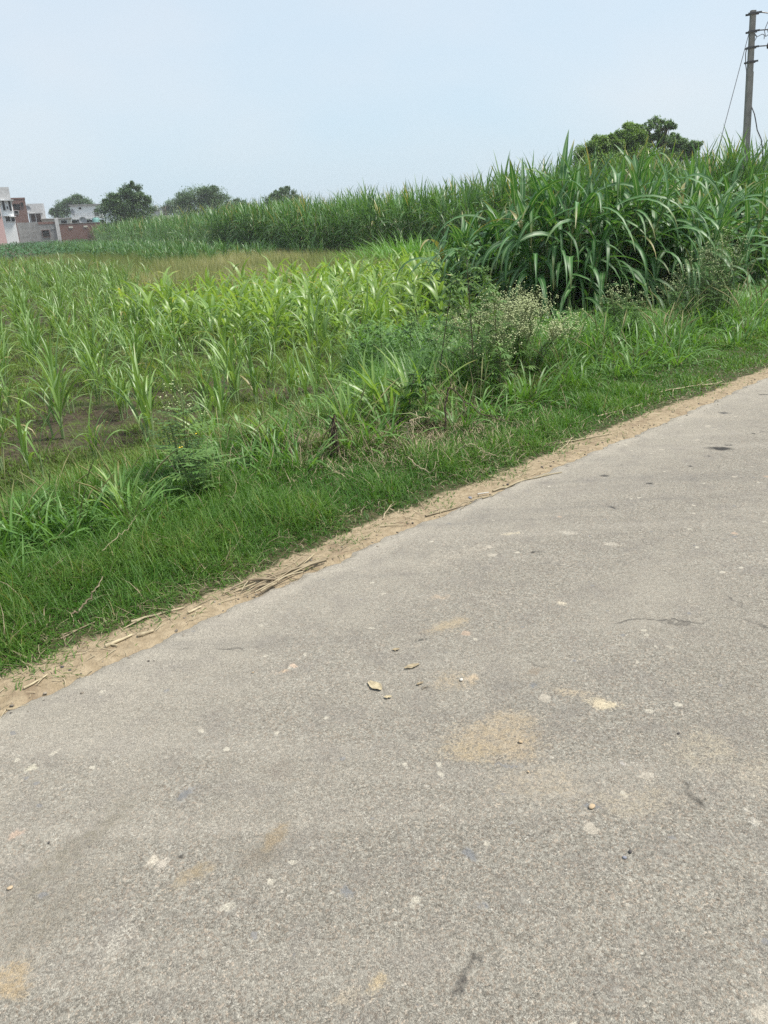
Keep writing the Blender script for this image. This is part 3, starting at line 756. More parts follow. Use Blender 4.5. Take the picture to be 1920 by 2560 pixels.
# ------------------------------------------------------------------ verge grass
def verge():
    g = np.random.default_rng(66)
    mb = MB()
    N = 760000
    u_ = g.uniform(0, 1, N); s = np.where(u_ < .14, -7 + 4.4 * u_ / .14, -2.6 + 20 * ((u_ - .14) / .86).clip(0, 1) ** 1.5)
    te = g.uniform(0, 1, N) * (3.3 + 1.9 * sst(3., 6., s)) + .03
    d = np.hypot(*to_xy(s, te))
    lo = np.interp(s, VS, VT) + .10 * (fbm(s * 1.7, s * 0, 31) - .5) + .12 * (fbm(s * 6, s * 0, 33) - .5)
    x, y = to_xy(s, te + edge_t(s))
    cl = sst(.25, .75, fbm(x * 2.2, y * 2.2, 71)); cl2 = fbm(x * 9, y * 9, 72)
    p = np.maximum(sst(-.03, .20, te - lo), .32 * sst(.52, .72, fbm(x * 6, y * 6, 74)) * sst(-.01, .04, te) + .03) * (1 - .85 * sst(1.9, 3.0, te + .35 * (1 - sst(.5, 2., s)) - 1.9 * sst(3., 6., s))) * (.55 + .6 * cl2)
    k = (g.uniform(size=N) < p) & in_view(x, y, 1500)
    x, y, d, te, lo, cl, cl2, s = (a[k] for a in (x, y, d, te, lo, cl, cl2, s)); n = len(x)
    edge = 1 - sst(.05, .40, te - lo)
    dead = np.exp(-((s - 2.5) / .85) ** 2 - ((te - 1.15) / .5) ** 2) + .8 * np.exp(-((s - 8.3) / 1.) ** 2 - ((te - 1.9) / .5) ** 2) + .5 * np.exp(-((s - 1.7) / .5) ** 2 - ((te - 1.6) / .35) ** 2)
    Lb = g.uniform(.05, .16, n) * (.55 + .9 * cl) * (1 - .55 * edge) * (1 + .5 * sst(1., 2.2, te)) * (1 - .4 * sst(3, 7, s))
    T = np.clip(.0 + .65 * cl * cl2 * 1.6 + .22 * sst(3, 7, s) + g.normal(0, .22, n) + .25 * sst(1.2, 2.6, te) - .1 * edge, 0, 1)
    e0 = np.where(g.uniform(size=n) < .5, g.uniform(.05, .85, n), g.normal(1.1, .28, n)) * (1 - .35 * edge)
    dry = g.uniform(size=n) < .015 + .20 * edge + .6 * dead
    X = np.column_stack((x, y, hz(x, y) - .006))
    Wd = g.uniform(.0034, .0068, n) * np.clip(d / 4.2, .9, 3.)
    az = g.uniform(0, 6.3, n); dr = g.uniform(.1, 1.7, n)
    gm = ~dry
    ribbons(mb, X[gm], az[gm], e0[gm], Lb[gm], Wd[gm], dr[gm], 3, 2, 0, 1.4, 'grass', T[gm], curl=g.normal(0, .4, gm.sum()))
    tag(mb.build('grass', M['grass']), 'short dense green grass on the roadside verge', 'grass', kind='stuff')
    mb = MB()
    ribbons(mb, X[dry], az[dry], e0[dry] * .7, Lb[dry] * 1.25, Wd[dry] * .9, dr[dry], 3, 2, 0, 1.4, 'grass', np.clip(g.normal(.15, .22, dry.sum()), 0, 1), curl=g.normal(0, .8, dry.sum()))
    tag(mb.build('withered_grass', M['straw']), 'withered brown blades scattered through the verge grass', 'grass', kind='stuff')
    # loose straw on the sandy edge
    mb = MB()
    n = 900
    s = g.uniform(-6, 12, n) ; te = g.uniform(-.1, 1, n) * (.20 + .10 * sst(3, 5, s)); x, y = to_xy(s, te + edge_t(s))
    ln = g.uniform(.02, .13, n) * np.where(g.uniform(size=n) < .12, 2., 1.)
    along = math.atan2(DS[1], DS[0])
    ribbons(mb, np.column_stack((x, y, hz(x, y) + .006)), along + g.normal(0, .7, n) + PI * g.integers(0, 2, n), g.normal(.03, .05, n), ln, g.uniform(.0018, .005, n), g.normal(.05, .12, n), 3, 2, 0, 1., 'grass', np.clip(g.normal(.55, .3, n), 0, 1), curl=g.normal(0, .5, n))
    tag(mb.build('straw', M['straw']), 'loose straw scattered on the sandy strip beside the asphalt', 'straw', kind='stuff')


def gravel():
    g = np.random.default_rng(69); base = []
    for k in range(6):
        m = MB(); blob(m, (0, 0, 0), (1, .8, .55), 1, .5, 900 + k, .35); base.append(m.arrays())
    mb = MB()
    for k in range(620):
        s_ = g.uniform(-1.8, 11); t_ = abs(g.normal(0, .09)) * (1 if g.uniform() < .72 else -1.2); x, y = to_xy(s_, t_ + float(edge_t(s_)))
        r_ = .0022 + .0065 * g.uniform() ** 2.2; z = max(float(hz(x, y)), -.02 if t_ > 0 else .003)
        mb.join(base[k % 6], (x, y, z + r_ * .2), g.uniform(0, 6.3), r_, g.uniform(-.5, .5))
    tag(mb.build('gravel', M['gravel']), 'crumbs of asphalt and grit along the broken road edge', 'gravel', kind='stuff')


M['gravel'] = leaf_mat('grit', (.10, .09, .08), (.42, .36, .28), transl=0, rough=.9, spec=.1, streak=0)
gravel()
verge()


def undergrowth():
    """knee-high tangle of weeds between the verge and the field"""
    g = np.random.default_rng(68)
    N = 130000; s = g.uniform(.6, 16, N); te = g.uniform(1.3, 6.2, N); x, y = to_xy(s, te + edge_t(s))
    d = np.hypot(x, y); top = 2.6 + 1.6 * sst(3, 6, s) + 1.8 * sst(4, 7, s) * (1 - sst(7.5, 9.5, s))
    p = sst(1.4, 2.1, te) * (1 - sst(top, top + .7, te)) * sst(.25, .6, fbm(x * 1.6, y * 1.6, 91) + .25 * sst(3, 5, s)) * sst(.8, 2.2, s)
    k = (g.uniform(size=N) < p) & in_view(x, y, 200); x, y, d, te, s = x[k], y[k], d[k], te[k], s[k]; n = len(x)
    tall = np.maximum(sst(2.2, 3.4, s) * (1 - sst(6., 7.5, s)), .75 * sst(2.3, 3.4, te) * sst(5.5, 6.5, s)); hh = g.uniform(0, 1, n) * (.12 + (.30 + .5 * tall) * fbm(x * 1.2, y * 1.2, 93)) * sst(1.2, 2.4, te)
    mb = MB(); wd = np.clip(d / 7, .8, 1.6)
    b = g.uniform(size=n) < .45
    z = hz(x, y)
    ribbons(mb, np.column_stack((x, y, z + hh))[b], g.uniform(0, 6.3, b.sum()), g.normal(.4, .4, b.sum()), g.uniform(.05, .13, b.sum()) * wd[b], g.uniform(.012, .035, b.sum()) * wd[b], g.uniform(.2, 1.2, b.sum()), 2, 2, 0, 1, 'broad', np.clip(g.normal(.35, .25, b.sum()) + hh[b] * .8, 0, 1))
    c = ~b
    ribbons(mb, np.column_stack((x, y, z))[c], g.uniform(0, 6.3, c.sum()), g.normal(1.15, .25, c.sum()), g.uniform(.15, .5, c.sum()) * (1 + .6 * tall[c]), g.uniform(.006, .014, c.sum()) * wd[c], g.uniform(.2, 1.9, c.sum()), 4, 2, 0, 1.5, 'grass', np.clip(g.normal(.4, .28, c.sum()), 0, 1))
    tag(mb.build('undergrowth', M['broad_grass']), 'knee-high tangle of leafy weeds and grass between the verge and the crops', 'weeds', kind='stuff')


def dry_weeds():
    g = np.random.default_rng(67); n = 1100
    s = g.normal(3.1, 1.3, n); te = g.normal(1.75, .45, n); x, y = to_xy(s, te + edge_t(s))
    mb = MB()
    ribbons(mb, np.column_stack((x, y, hz(x, y))), g.uniform(0, 6.3, n), g.normal(.9, .4, n), g.uniform(.12, .5, n), g.uniform(.003, .006, n), g.uniform(-.3, 1.8, n), 5, 2, 0, 1.3, 'grass', np.clip(g.normal(.12, .2, n), 0, 1), curl=g.normal(0, .9, n))
    tag(mb.build('dry_weeds', M['straw']), 'tangle of dry brown weed stems on the bank around the rotten stake', 'weeds', kind='stuff')


dry_weeds()
undergrowth()


# ------------------------------------------------------------------ tall napier grass beside the verge
def napier_clump(px, py, n, h, spread_, label, seed, outward=.32, bias=None):
    g = np.random.default_rng(seed); p = gp(px, py)
    root = tag(empty('napier_grass', p), label, 'tall grass', 'napier grass clumps beside the verge')
    for k in range(n):
        a = g.uniform(0, 2 * PI) if bias is None or g.uniform() > .5 else bias + g.normal(0, .6)
        r = spread_ * math.sqrt(g.uniform(0, 1))
        mb, ms = MB(), MB()
        cane_shoot(g, mb, ms, np.array((0., 0, 0)), h * g.uniform(.72, 1.08), a, g.uniform(.02, outward) * (.35 + r / spread_), int(g.integers(9, 13)), 10, 3, (1.15, 1.8), (.08, .13), (1.9, 2.9), .06, .02, True)
        st = ms.build('stalk', M['stalk'], root, (r * math.cos(a), r * math.sin(a), 0))
        mb.build('leaves', M['napier_leaf'], st)
    return root


napier_clump(1195, 805, 20, 1.4, .5, 'shorter left napier grass clump with wide drooping leaves beside the maize', 601, .6, 2.7)
napier_clump(1300, 815, 18, 1.75, .4, 'napier grass clump joining the short left clump to the big clump', 610, .4, 2.6)
napier_clump(1410, 840, 30, 2.2, .5, 'big napier grass clump with long drooping leaves behind the pale flowering weed', 602, .34)
napier_clump(1500, 820, 32, 2.45, .6, 'tallest middle napier grass clump with dark stalks showing at its foot', 603, .3)
napier_clump(1630, 805, 28, 1.95, .6, 'napier grass clump leaning over the weeds right of the tallest clump', 604, .45, -.5)
napier_clump(1735, 780, 26, 1.9, .7, 'napier grass clump behind the tall white-flowered weeds', 605, .34)
napier_clump(1835, 745, 24, 2.3, .8, 'napier grass clump in front of the utility pole foot', 606, .3)
napier_clump(1950, 725, 22, 2.4, .8, 'napier grass clump at the right end of the row, dark at its foot', 607, .25)
napier_clump(1560, 755, 24, 2.3, .8, 'napier grass clump growing behind the tallest clump', 608, .25)
napier_clump(1700, 740, 22, 2.4, .8, 'napier grass clump farthest back, between the two rows', 609, .25)


# bright guinea grass in front of the tall cane
def tuft(g, n, L, W, e, dr, K=5, C=2, r=.08, kind='leaf', T=.5):
    mb = MB(); a = g.uniform(0, 6.3, n); q = r * np.sqrt(g.uniform(0, 1, n))
    ribbons(mb, np.column_stack((q * np.cos(a), q * np.sin(a), np.full(n, -.02))), a + g.normal(0, .6, n), g.uniform(*e, n), g.uniform(*L, n), g.uniform(*W, n), g.uniform(*dr, n), K, C, .2, 1.5, kind,
            np.clip(g.normal(T, .22, n), 0, 1), roll=g.normal(0, .3, n), curl=g.normal(0, .4, n))
    return mb


gg = np.random.default_rng(70)
gm = [tuft(gg, 280, (.9, 1.9), (.02, .04), (.9, 1.5), (.3, 1.9), 6, 2, .8).mesh('guinea_grass', M['guinea']) for _ in range(3)]
for i, (px, py, s, lab) in enumerate([(965, 682, .95, 'bright green guinea grass tuft second from the napier in front of the tall cane'), (1040, 680, 1.05, 'bright green guinea grass tuft just left of the short napier clump'), (890, 672, .7, 'low bright green guinea grass tuft at the left end of its row before the cane'),
                                      (1010, 668, 1.1, 'bright green guinea grass tuft behind the others against the cane wall'), (1100, 678, 1.0, 'guinea grass tuft half hidden behind the short napier clump')]):
    p = gz(px, py, -.45); o = bpy.data.objects.new('guinea_grass', gm[i % 3]); COL.objects.link(o)
    o.location = (*p, -.47); o.rotation_euler = (0, 0, i * 1.7); o.scale = (s * 1.25, s * 1.25, s)
    tag(o, lab, 'grass', 'bright guinea grass tufts', 'thing')


# ------------------------------------------------------------------ weeds
def palmate(g, mb, p, az, el, size, n=5, T=.5):
    k = (np.arange(n) - (n - 1) / 2) / max(1, (n - 1) / 2)
    ribbons(mb, np.repeat(np.asarray(p)[None], n, 0), az + k * 1.25, el - .25 * np.abs(k), size * (1 - .45 * np.abs(k)), size * .17, .7, 3, 2, 0, 1.2, 'broad', np.clip(T + g.normal(0, .1), 0, 1))


def hemp(px, py, h, label, seed):
    """an upright weed with hand-shaped leaves"""
    g = np.random.default_rng(seed); p = gp(px, py)
    root = tag(empty('hemp_weed', p), label, 'weed', 'hemp weeds at the field edge')
    ms, ml = MB(), MB()
    lean = g.normal(0, .1, 2); top = np.array((lean[0] * h, lean[1] * h, h))
    tube(ms, [(0, 0, -.04), top * .5, top], [.007, .006, .002], 5, .2)
    n = int(h * 26)
    for k in range(n):
        f = .12 + .88 * (k + .5) / n; b = top * f; az = k * 2.4 + g.normal(0, .3)
        bl = (.34 * (1 - f) + .05) * h * g.uniform(.6, 1.15); e = g.uniform(.3, .8)
        tip = b + bl * np.array((math.cos(az) * math.cos(e), math.sin(az) * math.cos(e), math.sin(e)))
        tube(ms, [b, (b + tip) / 2 + (0, 0, -.01), tip], [.003, .0022, .0012], 4, .7, False)
        for q in range(4):
            r = .35 + .65 * (q + 1) / 4
            palmate(g, ml, b + (tip - b) * r, az + g.normal(0, 1.1), g.uniform(-.2, .6), g.uniform(.06, .115), int(g.choice([3, 5, 5, 7])), g.uniform(.2, .8))
    palmate(g, ml, top, 0, 1.2, .07, 5, .8); palmate(g, ml, top, 2.5, 1.1, .07, 5, .9)
    ms.build('stem', M['stem'], root); ml.build('foliage', M['weed_leaf'], root)


def flower_weed(px, py, h, w, nb, label, seed, nf=9, leafy=1., fmat='flower', fsize=.0068, cat='weed', group=None, lsz=1.):
    """a branching weed with tiny flower heads"""
    g = np.random.default_rng(seed); p = gp(px, py)
    root = tag(empty('flowering_weed', p), label, cat, group)
    ms, ml, mf = MB(), MB(), MB()
    octa = np.array([(1, 0, 0), (-1, 0, 0), (0, 1, 0), (0, -1, 0), (0, 0, .8), (0, 0, -.8)]); of = [(0, 2, 4), (2, 1, 4), (1, 3, 4), (3, 0, 4), (2, 0, 5), (1, 2, 5), (3, 1, 5), (0, 3, 5)]
    for k in range(nb):
        az = g.uniform(0, 2 * PI); rr = w * .5 * math.sqrt(g.uniform(0, 1)); hh = h * g.uniform(.72, 1.03) * (1 - .25 * (rr / (w * .5)) ** 2)
        end = np.array((rr * math.cos(az), rr * math.sin(az), hh)); mid = end * np.array((.6, .6, .55))
        tube(ms, [(.45 * end[0], .45 * end[1], -.03), mid, end], [.005, .0032, .0016], 4, .9, False)
        for q in range(int(7 * leafy)):
            f = g.uniform(.1, .85); b = mid * min(1, f * 2) if f < .5 else mid + (end - mid) * (f - .5) * 2
            a2 = g.uniform(0, 6.3); n = 5
            lz = np.linspace(.2, 1, n)[:, None] * g.uniform(.05, .12) * lsz * np.array((math.cos(a2), math.sin(a2), .25))
            ribbons(ml, b + np.repeat(lz, 2, 0), a2 + np.tile((.8, -.8), n), .25, g.uniform(.02, .045, 2 * n) * lsz, .012 * lsz, .5, 2, 2, 0, 1, 'broad', np.clip(g.normal(.5, .2), 0, 1))
        for q in range(nf if nf >= 1 else int(g.uniform() < nf)):
            a2 = g.uniform(0, 6.3); e = g.uniform(.2, 1.4); L = g.uniform(.04, .15)
            b = mid + (end - mid) * g.uniform(.6, 1.); t2 = b + L * np.array((math.cos(a2) * math.cos(e), math.sin(a2) * math.cos(e), math.sin(e)))
            tube(ms, [b, t2], [.0015, .0009], 3, .9, False)
            for z in range(int(g.integers(1, 4))):
                c = t2 + g.normal(0, .012, 3); mf.add(octa * fsize * g.uniform(.6, 1.2) + c, of)
    ms.build('stem', M['stem'], root); ml.build('foliage', M['weed_leaf'], root); mf.build('flowers', M[fmat], root, smooth=False)


FW = 'white-flowered weeds at the field edge'
flower_weed(1285, 945, .82, 1.35, 80, 'wide pale-flowered bushy weed in front of the left napier clumps', 701, 22, 1.6, group=FW)
flower_weed(1235, 985, .62, .6, 18, 'low sparse white-flowered weed left of the pale-flowered bush', 702, 6, 1.5, group=FW)
flower_weed(1790, 812, 1.4, .75, 36, 'tall thin white-flowered weed before the dark cane at the right', 703, 4, 1.8, group=FW, lsz=1.3)
flower_weed(1745, 822, 1.05, .7, 28, 'middle white-flowered weed beside the tallest one at the right', 704, 4, 1.8, group=FW, lsz=1.3)
flower_weed(1690, 825, .85, .65, 24, 'white-flowered weed just right of the leaning napier clump', 705, 4, 1.8, group=FW, lsz=1.3)
flower_weed(1550, 868, .75, .6, 22, 'small white-flowered weed at the foot of the tallest napier clump', 706, 4, 1.8, group=FW, lsz=1.3)
flower_weed(1120, 960, .75, .7, 16, 'white-flowered weed among the hemp weeds behind the bent dead stem', 707, 6, 1.3, group=FW)
flower_weed(470, 1195, .62, .34, 9, 'white-flowered ragged weed at the verge edge beside the muddy field', 708, 3, 1., fsize=.0055, group=FW, lsz=1.5)
flower_weed(505, 1235, .42, .34, 6, 'feathery dark weed with a few yellow flowers at the verge edge', 709, .3, .75, 'yellow', .007, lsz=1.7)

HP = [(1190, 985, 1.3, 'tallest hemp weed, left of the pale-flowered bush'), (1090, 985, 1.05, 'hemp weed behind the bent dead stem'), (1020, 985, .95, 'hemp weed in the middle of the row behind the wide-leaved clump'), (960, 975, .85, 'hemp weed between the tall young cane and the wide-leaved clump'),
      (1250, 975, .95, 'hemp weed growing into the left side of the pale-flowered bush'), (1150, 900, 1.2, 'hemp weed standing farther back before the short napier clump'), (1060, 910, 1.05, 'hemp weed at the corner of the maize plot'), (1015, 1065, .42, 'short hemp seedling above the pale dry grass clump'),
      (1065, 1075, .45, 'short pointed-leaf hemp seedling beside the bent dead stem'), (1250, 1010, .5, 'low hemp weed under the pale-flowered bush'), (900, 940, .75, 'hemp weed right of the tall clump of young cane'), (1215, 930, 1.35, 'slender tall hemp weed reaching in front of the short napier clump')]
for i, (px, py, h, lab) in enumerate(HP): hemp(px, py, h, lab, 720 + i)

# broad-leaved grass tufts along the verge, three shared shapes with seed heads
gw = np.random.default_rng(80)
BG = []
for k in range(4):
    r = empty('broad_grass')
    tuft(gw, 26 + 6 * k, (.16, .42), (.011, .021), (.5, 1.4), (.5, 2.), 5, 3, .07 + .02 * k, 'leaf', .5).build('leaves', M['broad_grass'], r)
    if k < 2:
        hd = MB()
        for q in range(7 if k == 0 else 4):
            a = gw.uniform(0, 6.3); e = gw.uniform(1., 1.45); L = gw.uniform(.32, .55); t = np.linspace(0, 1, 6)
            pts = np.stack((np.cos(a) * L * t * math.cos(e) * (1 + t * .5), np.sin(a) * L * t * math.cos(e) * (1 + t * .5), L * t * math.sin(e) - .06 * t ** 3), 1)
            tube(hd, pts, [.0016, .0016, .0014, .0014, .005, .0012], 5, gw.uniform(0, 1))
        hd.build('seed_heads', M['seed'], r)
    BG.append(r)
spots = [(1400, 905, 1.3), (1440, 890, 1.35), (1480, 900, 1.3), (1420, 935, 1.1), (1500, 925, 1.15), (1540, 900, 1.2), (1560, 880, 1.2), (1600, 870, 1.1), (1640, 860, 1.2), (1680, 840, 1.6), (1730, 830, 1.5), (1780, 810, 1.7), (1830, 800, 1.6), (1710, 860, 1.1), (1870, 790, 1.2), (1380, 950, 1.), (1350, 930, 1.1),
         (1540, 940, .9), (1620, 905, .9), (1450, 960, .9), (30, 1350, .9), (90, 1330, .85), (150, 1350, .9), (10, 1390, .8), (200, 1330, .8), (330, 1310, 1.0), (60, 1300, .8), (250, 1290, .8), (300, 1260, .7), (130, 1290, .7), (390, 1280, .7), (700, 1160, .9), (760, 1170, .8), (560, 1180, .85), (620, 1190, .8), (660, 1130, .8), (640, 1150, .7),
         (880, 1120, 1.1), (930, 1110, 1.2), (980, 1080, 1.1), (1150, 1070, 1.0), (1200, 1040, 1.), (1250, 1050, .9), (1290, 1010, .9), (780, 1100, .9), (560, 1140, .7), (430, 1230, .6), (1320, 990, .9), (1100, 1040, .8), (1050, 1030, .9), (15, 1460, .7), (350, 1340, .5)]
ge = np.random.default_rng(81)
for _ in range(46):
    x_, y_ = to_xy(ge.uniform(4.2, 11.5), ge.uniform(1.2, 3.6)); q_ = np.array((x_, y_, -.1 - H)); c_ = q_ @ fw
    spots.append((960 + F * (q_ @ RT) / c_, 1280 - F * (q_ @ UP) / c_, ge.uniform(.7, 1.5)))
spots = [(a, b, c * 1.12) for a, b, c in spots if -40 < a < 1960]
for i, (px, py, s) in enumerate(spots):
    k = i % 4
    o = BG[k] if i < 4 else copy_tree(BG[k])
    o.location = gp(px, py); o.rotation_euler = (0, 0, gw.uniform(0, 6.3)); o.scale = (s, s, s)
    tag(o, ('seeding broad-leaved grass tuft' if k < 2 else 'leafy broad-leaved grass tuft') + ' on the grassy verge', 'grass', 'seeding broad-leaved grass tufts on the verge' if k < 2 else 'leafy broad-leaved grass tufts on the verge', 'thing')

# wide-leaved young sorghum behind the stake
gs = np.random.default_rng(90)
sm = [tuft(gs, 16, (.45, .8), (.03, .05), (.95, 1.45), (.2, 1.7), 7, 3, .10, 'leaf', .45).mesh('sorghum_clump', M['maize_leaf']) for _ in range(3)]
for i, (px, py, s, lab) in enumerate([(985, 1050, 1., 'wide-leaved green sorghum clump under the hemp weeds'), (930, 1035, .85, 'wide-leaved sorghum clump right of the dead stake'), (1045, 1030, .95, 'sorghum clump with one upright yellowish leaf near the bent dead stem'), (690, 1120, .6, 'low sorghum clump left of the dead stake'), (870, 1075, .7, 'sorghum clump just behind the dead stake'), (315, 1290, .5, 'small wide-leaved sorghum seedling in the verge grass beside the mud'), (520, 1100, .8, 'upright sorghum clump at the edge of the mud'), (1760, 830, .7, 'sorghum clump in front of the white-flowered weeds at the right')]):
    o = bpy.data.objects.new('sorghum_clump', sm[i % 3]); COL.objects.link(o); o.location = gp(px, py); o.rotation_euler = (0, 0, i * 2.1); o.scale = (s,) * 3
    tag(o, lab, 'fodder plant', 'wide-leaved sorghum clumps', 'thing')

# ------------------------------------------------------------------ dead wood and litter
def dead_stake():
    g = np.random.default_rng(95); p = gp(842, 1140)
    r = tag(empty('dead_stake', p), 'dark rotten stake with withered vines hanging from its top', 'stake')
    mb = MB(); z = np.linspace(-.06, .31, 12)
    for k in range(7):
        a = k * .9; tp = (1.5 - z * 2.6) * g.uniform(.6, 1.1); tube(mb, np.column_stack((.016 * np.cos(a + z * 5) * tp + .006 * g.normal(size=12) - z * .06, .016 * np.sin(a + z * 5) * tp, z * g.uniform(.6, 1.02))), np.linspace(.008, .004, 12) * g.uniform(.8, 1.2), 6, .5)
    mb.build('post', M['bark_dark'], r)
    mv = MB()
    for k in range(9):
        a = g.uniform(0, 6.3); L = g.uniform(.05, .20); u = np.linspace(0, 1, 8)
        tube(mv, np.column_stack((L * u * math.cos(a), L * u * math.sin(a) + .03 * np.sin(u * 9 + k), .29 + .02 * np.sin(u * 3) - .27 * u ** .8 * g.uniform(.6, 1.05))), np.linspace(.004, .0016, 8), 5, .4, False)
    mv.build('vines', M['bark_dark'], r)


dead_stake()


def bent_stem(px, py, name, label, pts, rad, mat, seed, twigs=8, T=.5, tl=(.05, .16)):
    g = np.random.default_rng(seed); p = gp(px, py)
    r = tag(empty(name, p), label, 'dead stem'); mb = MB(); pts = np.array(pts, float)
    u = np.linspace(0, 1, 24); q = np.stack([np.interp(u, np.linspace(0, 1, len(pts)), pts[:, i]) for i in range(3)], 1)
    q[1:-1] = (q[:-2] + q[1:-1] * 2 + q[2:]) / 4; q += g.normal(0, .004, q.shape)
    tube(mb, q, np.linspace(rad, rad * .4, 24), 6, T); mb.build('stem', M[mat], r)
    mt = MB()
    for k in range(twigs):
        b = q[g.integers(4, 23)]; d = g.normal(size=3) * (1, 1, .6); d /= np.linalg.norm(d); L = g.uniform(*tl)
        tube(mt, [b, b + d * L * .5 + (0, 0, .01), b + d * L - (0, 0, .02)], [rad * .45, rad * .35, rad * .2], 5, g.uniform(0, 1), False)
    if twigs: mt.build('twigs', M[mat], r)


bent_stem(1110, 1085, 'bent_stem', 'bent dead brown stem arching over the verge grass', [(0, 0, -.03), (.02, .02, .22), (.045, .05, .36), (.12, .03, .28), (.28, .05, .13), (.48, .12, .05)], .008, 'bark_dark', 101)
bent_stem(1020, 1125, 'bent_stem', 'pale dry stalk with a splayed root head among dead grass', [(0, 0, -.02), (.0, .02, .15), (.01, .02, .20), (.08, .03, .23), (.16, .04, .22)], .0055, 'straw', 102, 16, .75)
bent_stem(1170, 1160, 'bent_stem', 'thin pale bent straw stalk arching above the verge grass', [(-.12, .02, .05), (-.03, .02, .13), (.04, 0, .14), (.12, .0, .08), (.22, .0, .04)], .004, 'straw', 103, 7, .7)
bent_stem(1075, 1190, 'bent_stem', 'thin pale zigzag stalk lying on dead grass near the road', [(-.14, .06, .12), (-.08, .02, .06), (0, -.03, .03), (.06, .02, .1), (.05, .06, .19)], .0032, 'straw', 104, 3, .8)
bent_stem(215, 1540, 'bent_stem', 'dry brown stalk leaning on the grass near the road edge', [(-.05, -.03, .02), (0, 0, .05), (.04, .05, .10), (.07, .09, .14)], .005, 'straw', 105, 0, .25)
bent_stem(300, 1400, 'bent_stem', 'slender yellow grass stalk lying across the verge grass', [(-.06, -.06, .08), (.0, 0, .12), (.05, .07, .15), (.08, .12, .19)], .0022, 'straw', 106, 0, .6)


def stalk(px, py, qx, qy, r_, label, T, seed, fork=0, group=None, lift=.008):
    g = np.random.default_rng(seed); a, b = gp(px, py), gp(qx, qy)
    on = lambda p: max(float(hz(p[0], p[1])), .004 if to_st(p[0], p[1])[1] < edge_t(to_st(p[0], p[1])[0]) else -9) + lift
    mb = MB(); L = np.linalg.norm(b - a); u = np.linspace(0, 1, 9); sd = np.array((-(b - a)[1], (b - a)[0], 0)) / max(L, 1e-6)
    pts = a + (b - a) * u[:, None] + sd * (np.sin(u * 3 + seed) * .04 * L)[:, None] + sd * g.normal(0, .006 * L, 9)[:, None]
    for p in pts: p[2] = on(p)
    tube(mb, pts - a, np.linspace(r_, r_ * .5, 9), 6, T)
    for k in range(fork):
        i = g.integers(2, 7); e = pts[i] + (b - a) * g.uniform(.2, .45) * (1 if k % 2 else -1) + sd * g.uniform(-.25, .25) * L; e[2] = on(e)
        tube(mb, [pts[i] - a, (pts[i] + e) / 2 - a, e - a], [r_ * .8, r_ * .6, r_ * .3], 5, np.clip(T + g.normal(0, .2), 0, 1), False)
    o = mb.build('dry_stalk', M['straw'], None, a); tag(o, label, 'dry stalk', group)


def stalk_pile():
    g = np.random.default_rng(111); p = gp(640, 1480)
    root = tag(empty('stalk_pile', p), 'forked heap of dry brown stalks lying across the asphalt edge', 'stalk heap')
    rows = [((820, 1402), (560, 1490), .006, .08), ((815, 1408), (575, 1495), .005, .15), ((800, 1410), (640, 1500), .005, .5), ((690, 1462), (580, 1484), .007, .1), ((690, 1465), (655, 1502), .007, .12), ((690, 1460), (600, 1475), .004, .75), ((700, 1455), (620, 1488), .004, .6),
            ((640, 1462), (605, 1490), .003, .9), ((680, 1470), (610, 1492), .004, .3), ((790, 1395), (700, 1440), .004, .8), ((770, 1400), (690, 1470), .004, .45), ((755, 1445), (700, 1470), .003, .85), ((640, 1466), (612, 1478), .003, .95), ((760, 1425), (640, 1478), .006, .12), ((700, 1458), (660, 1448), .004, .2)]
    for k, (a, b, r_, T) in enumerate(rows):
        A, B = gp(*a), gp(*b); u = np.linspace(0, 1, 8); L = np.linalg.norm(B - A); sd = np.array((-(B - A)[1], (B - A)[0], 0)) / L
        pts = A + (B - A) * u[:, None] + sd * (np.sin(u * PI + k) * .05 * L * g.normal())[:, None]
        pts[:, 2] = np.maximum(pts[:, 2], .004) + .007 + .004 * (k % 4) + .02 * np.sin(u * PI) * g.uniform(0, 1)
        mb = MB(); tube(mb, pts - p, np.linspace(r_, r_ * .5, 8) * 1.05, 6, T * .85); mb.build('dry_stem', M['straw'], root)


stalk_pile()
ST = [(1235, 1232, 1400, 1200, .006, 'long dry branched stalk on the sandy edge beside dark grass', .6, 2), (1390, 1115, 1520, 1085, .006, 'straight dry stalk lying along the sandy edge toward the far right', .6, 2), (1400, 1130, 1425, 1095, .004, 'short bent straw standing off the sandy edge', .75, 1), (1205, 1265, 1245, 1250, .004, 'small forked twig lying alone on the asphalt near the sandy edge', .35, 2), (1060, 1290, 1215, 1265, .005, 'grey dry stalk half buried in the sandy edge', .3, 1), (950, 1318, 1010, 1316, .004, 'short pale straw across the sandy edge', .8, 0),
      (960, 1300, 985, 1256, .004, 'pale straw leaning from the grass onto the sand', .75, 2), (330, 1560, 460, 1520, .006, 'dry stalk beside the split cane husk on the sand', .5, 1), (265, 1620, 330, 1590, .009, 'broad pale split cane husk on the sandy edge', .85, 0), (345, 1592, 385, 1580, .010, 'short thick curled husk lying at the asphalt edge', .55, 0), (470, 1535, 505, 1520, .006, 'short pale husk by the asphalt edge', .8, 0), (150, 1600, 240, 1560, .004, 'grey twig along the foot of the grass', .25, 1),
      (270, 1615, 295, 1618, .006, 'tiny husk piece at the foot of the split cane husk', .75, 0), (1650, 985, 1800, 955, .006, 'straw strands along the far sandy edge', .85, 4), (1500, 1045, 1600, 1010, .006, 'branching straw on the sandy edge below the broad-leaved grass', .7, 3), (60, 1725, 120, 1690, .005, 'pale straw at the near end of the sandy edge', .7, 1)]
for i, (a, b, c, d, r_, lab, T, fk) in enumerate(ST): stalk(a, b, c, d, r_, lab, T, 120 + i, fk, 'dry stalks on the sandy road edge')


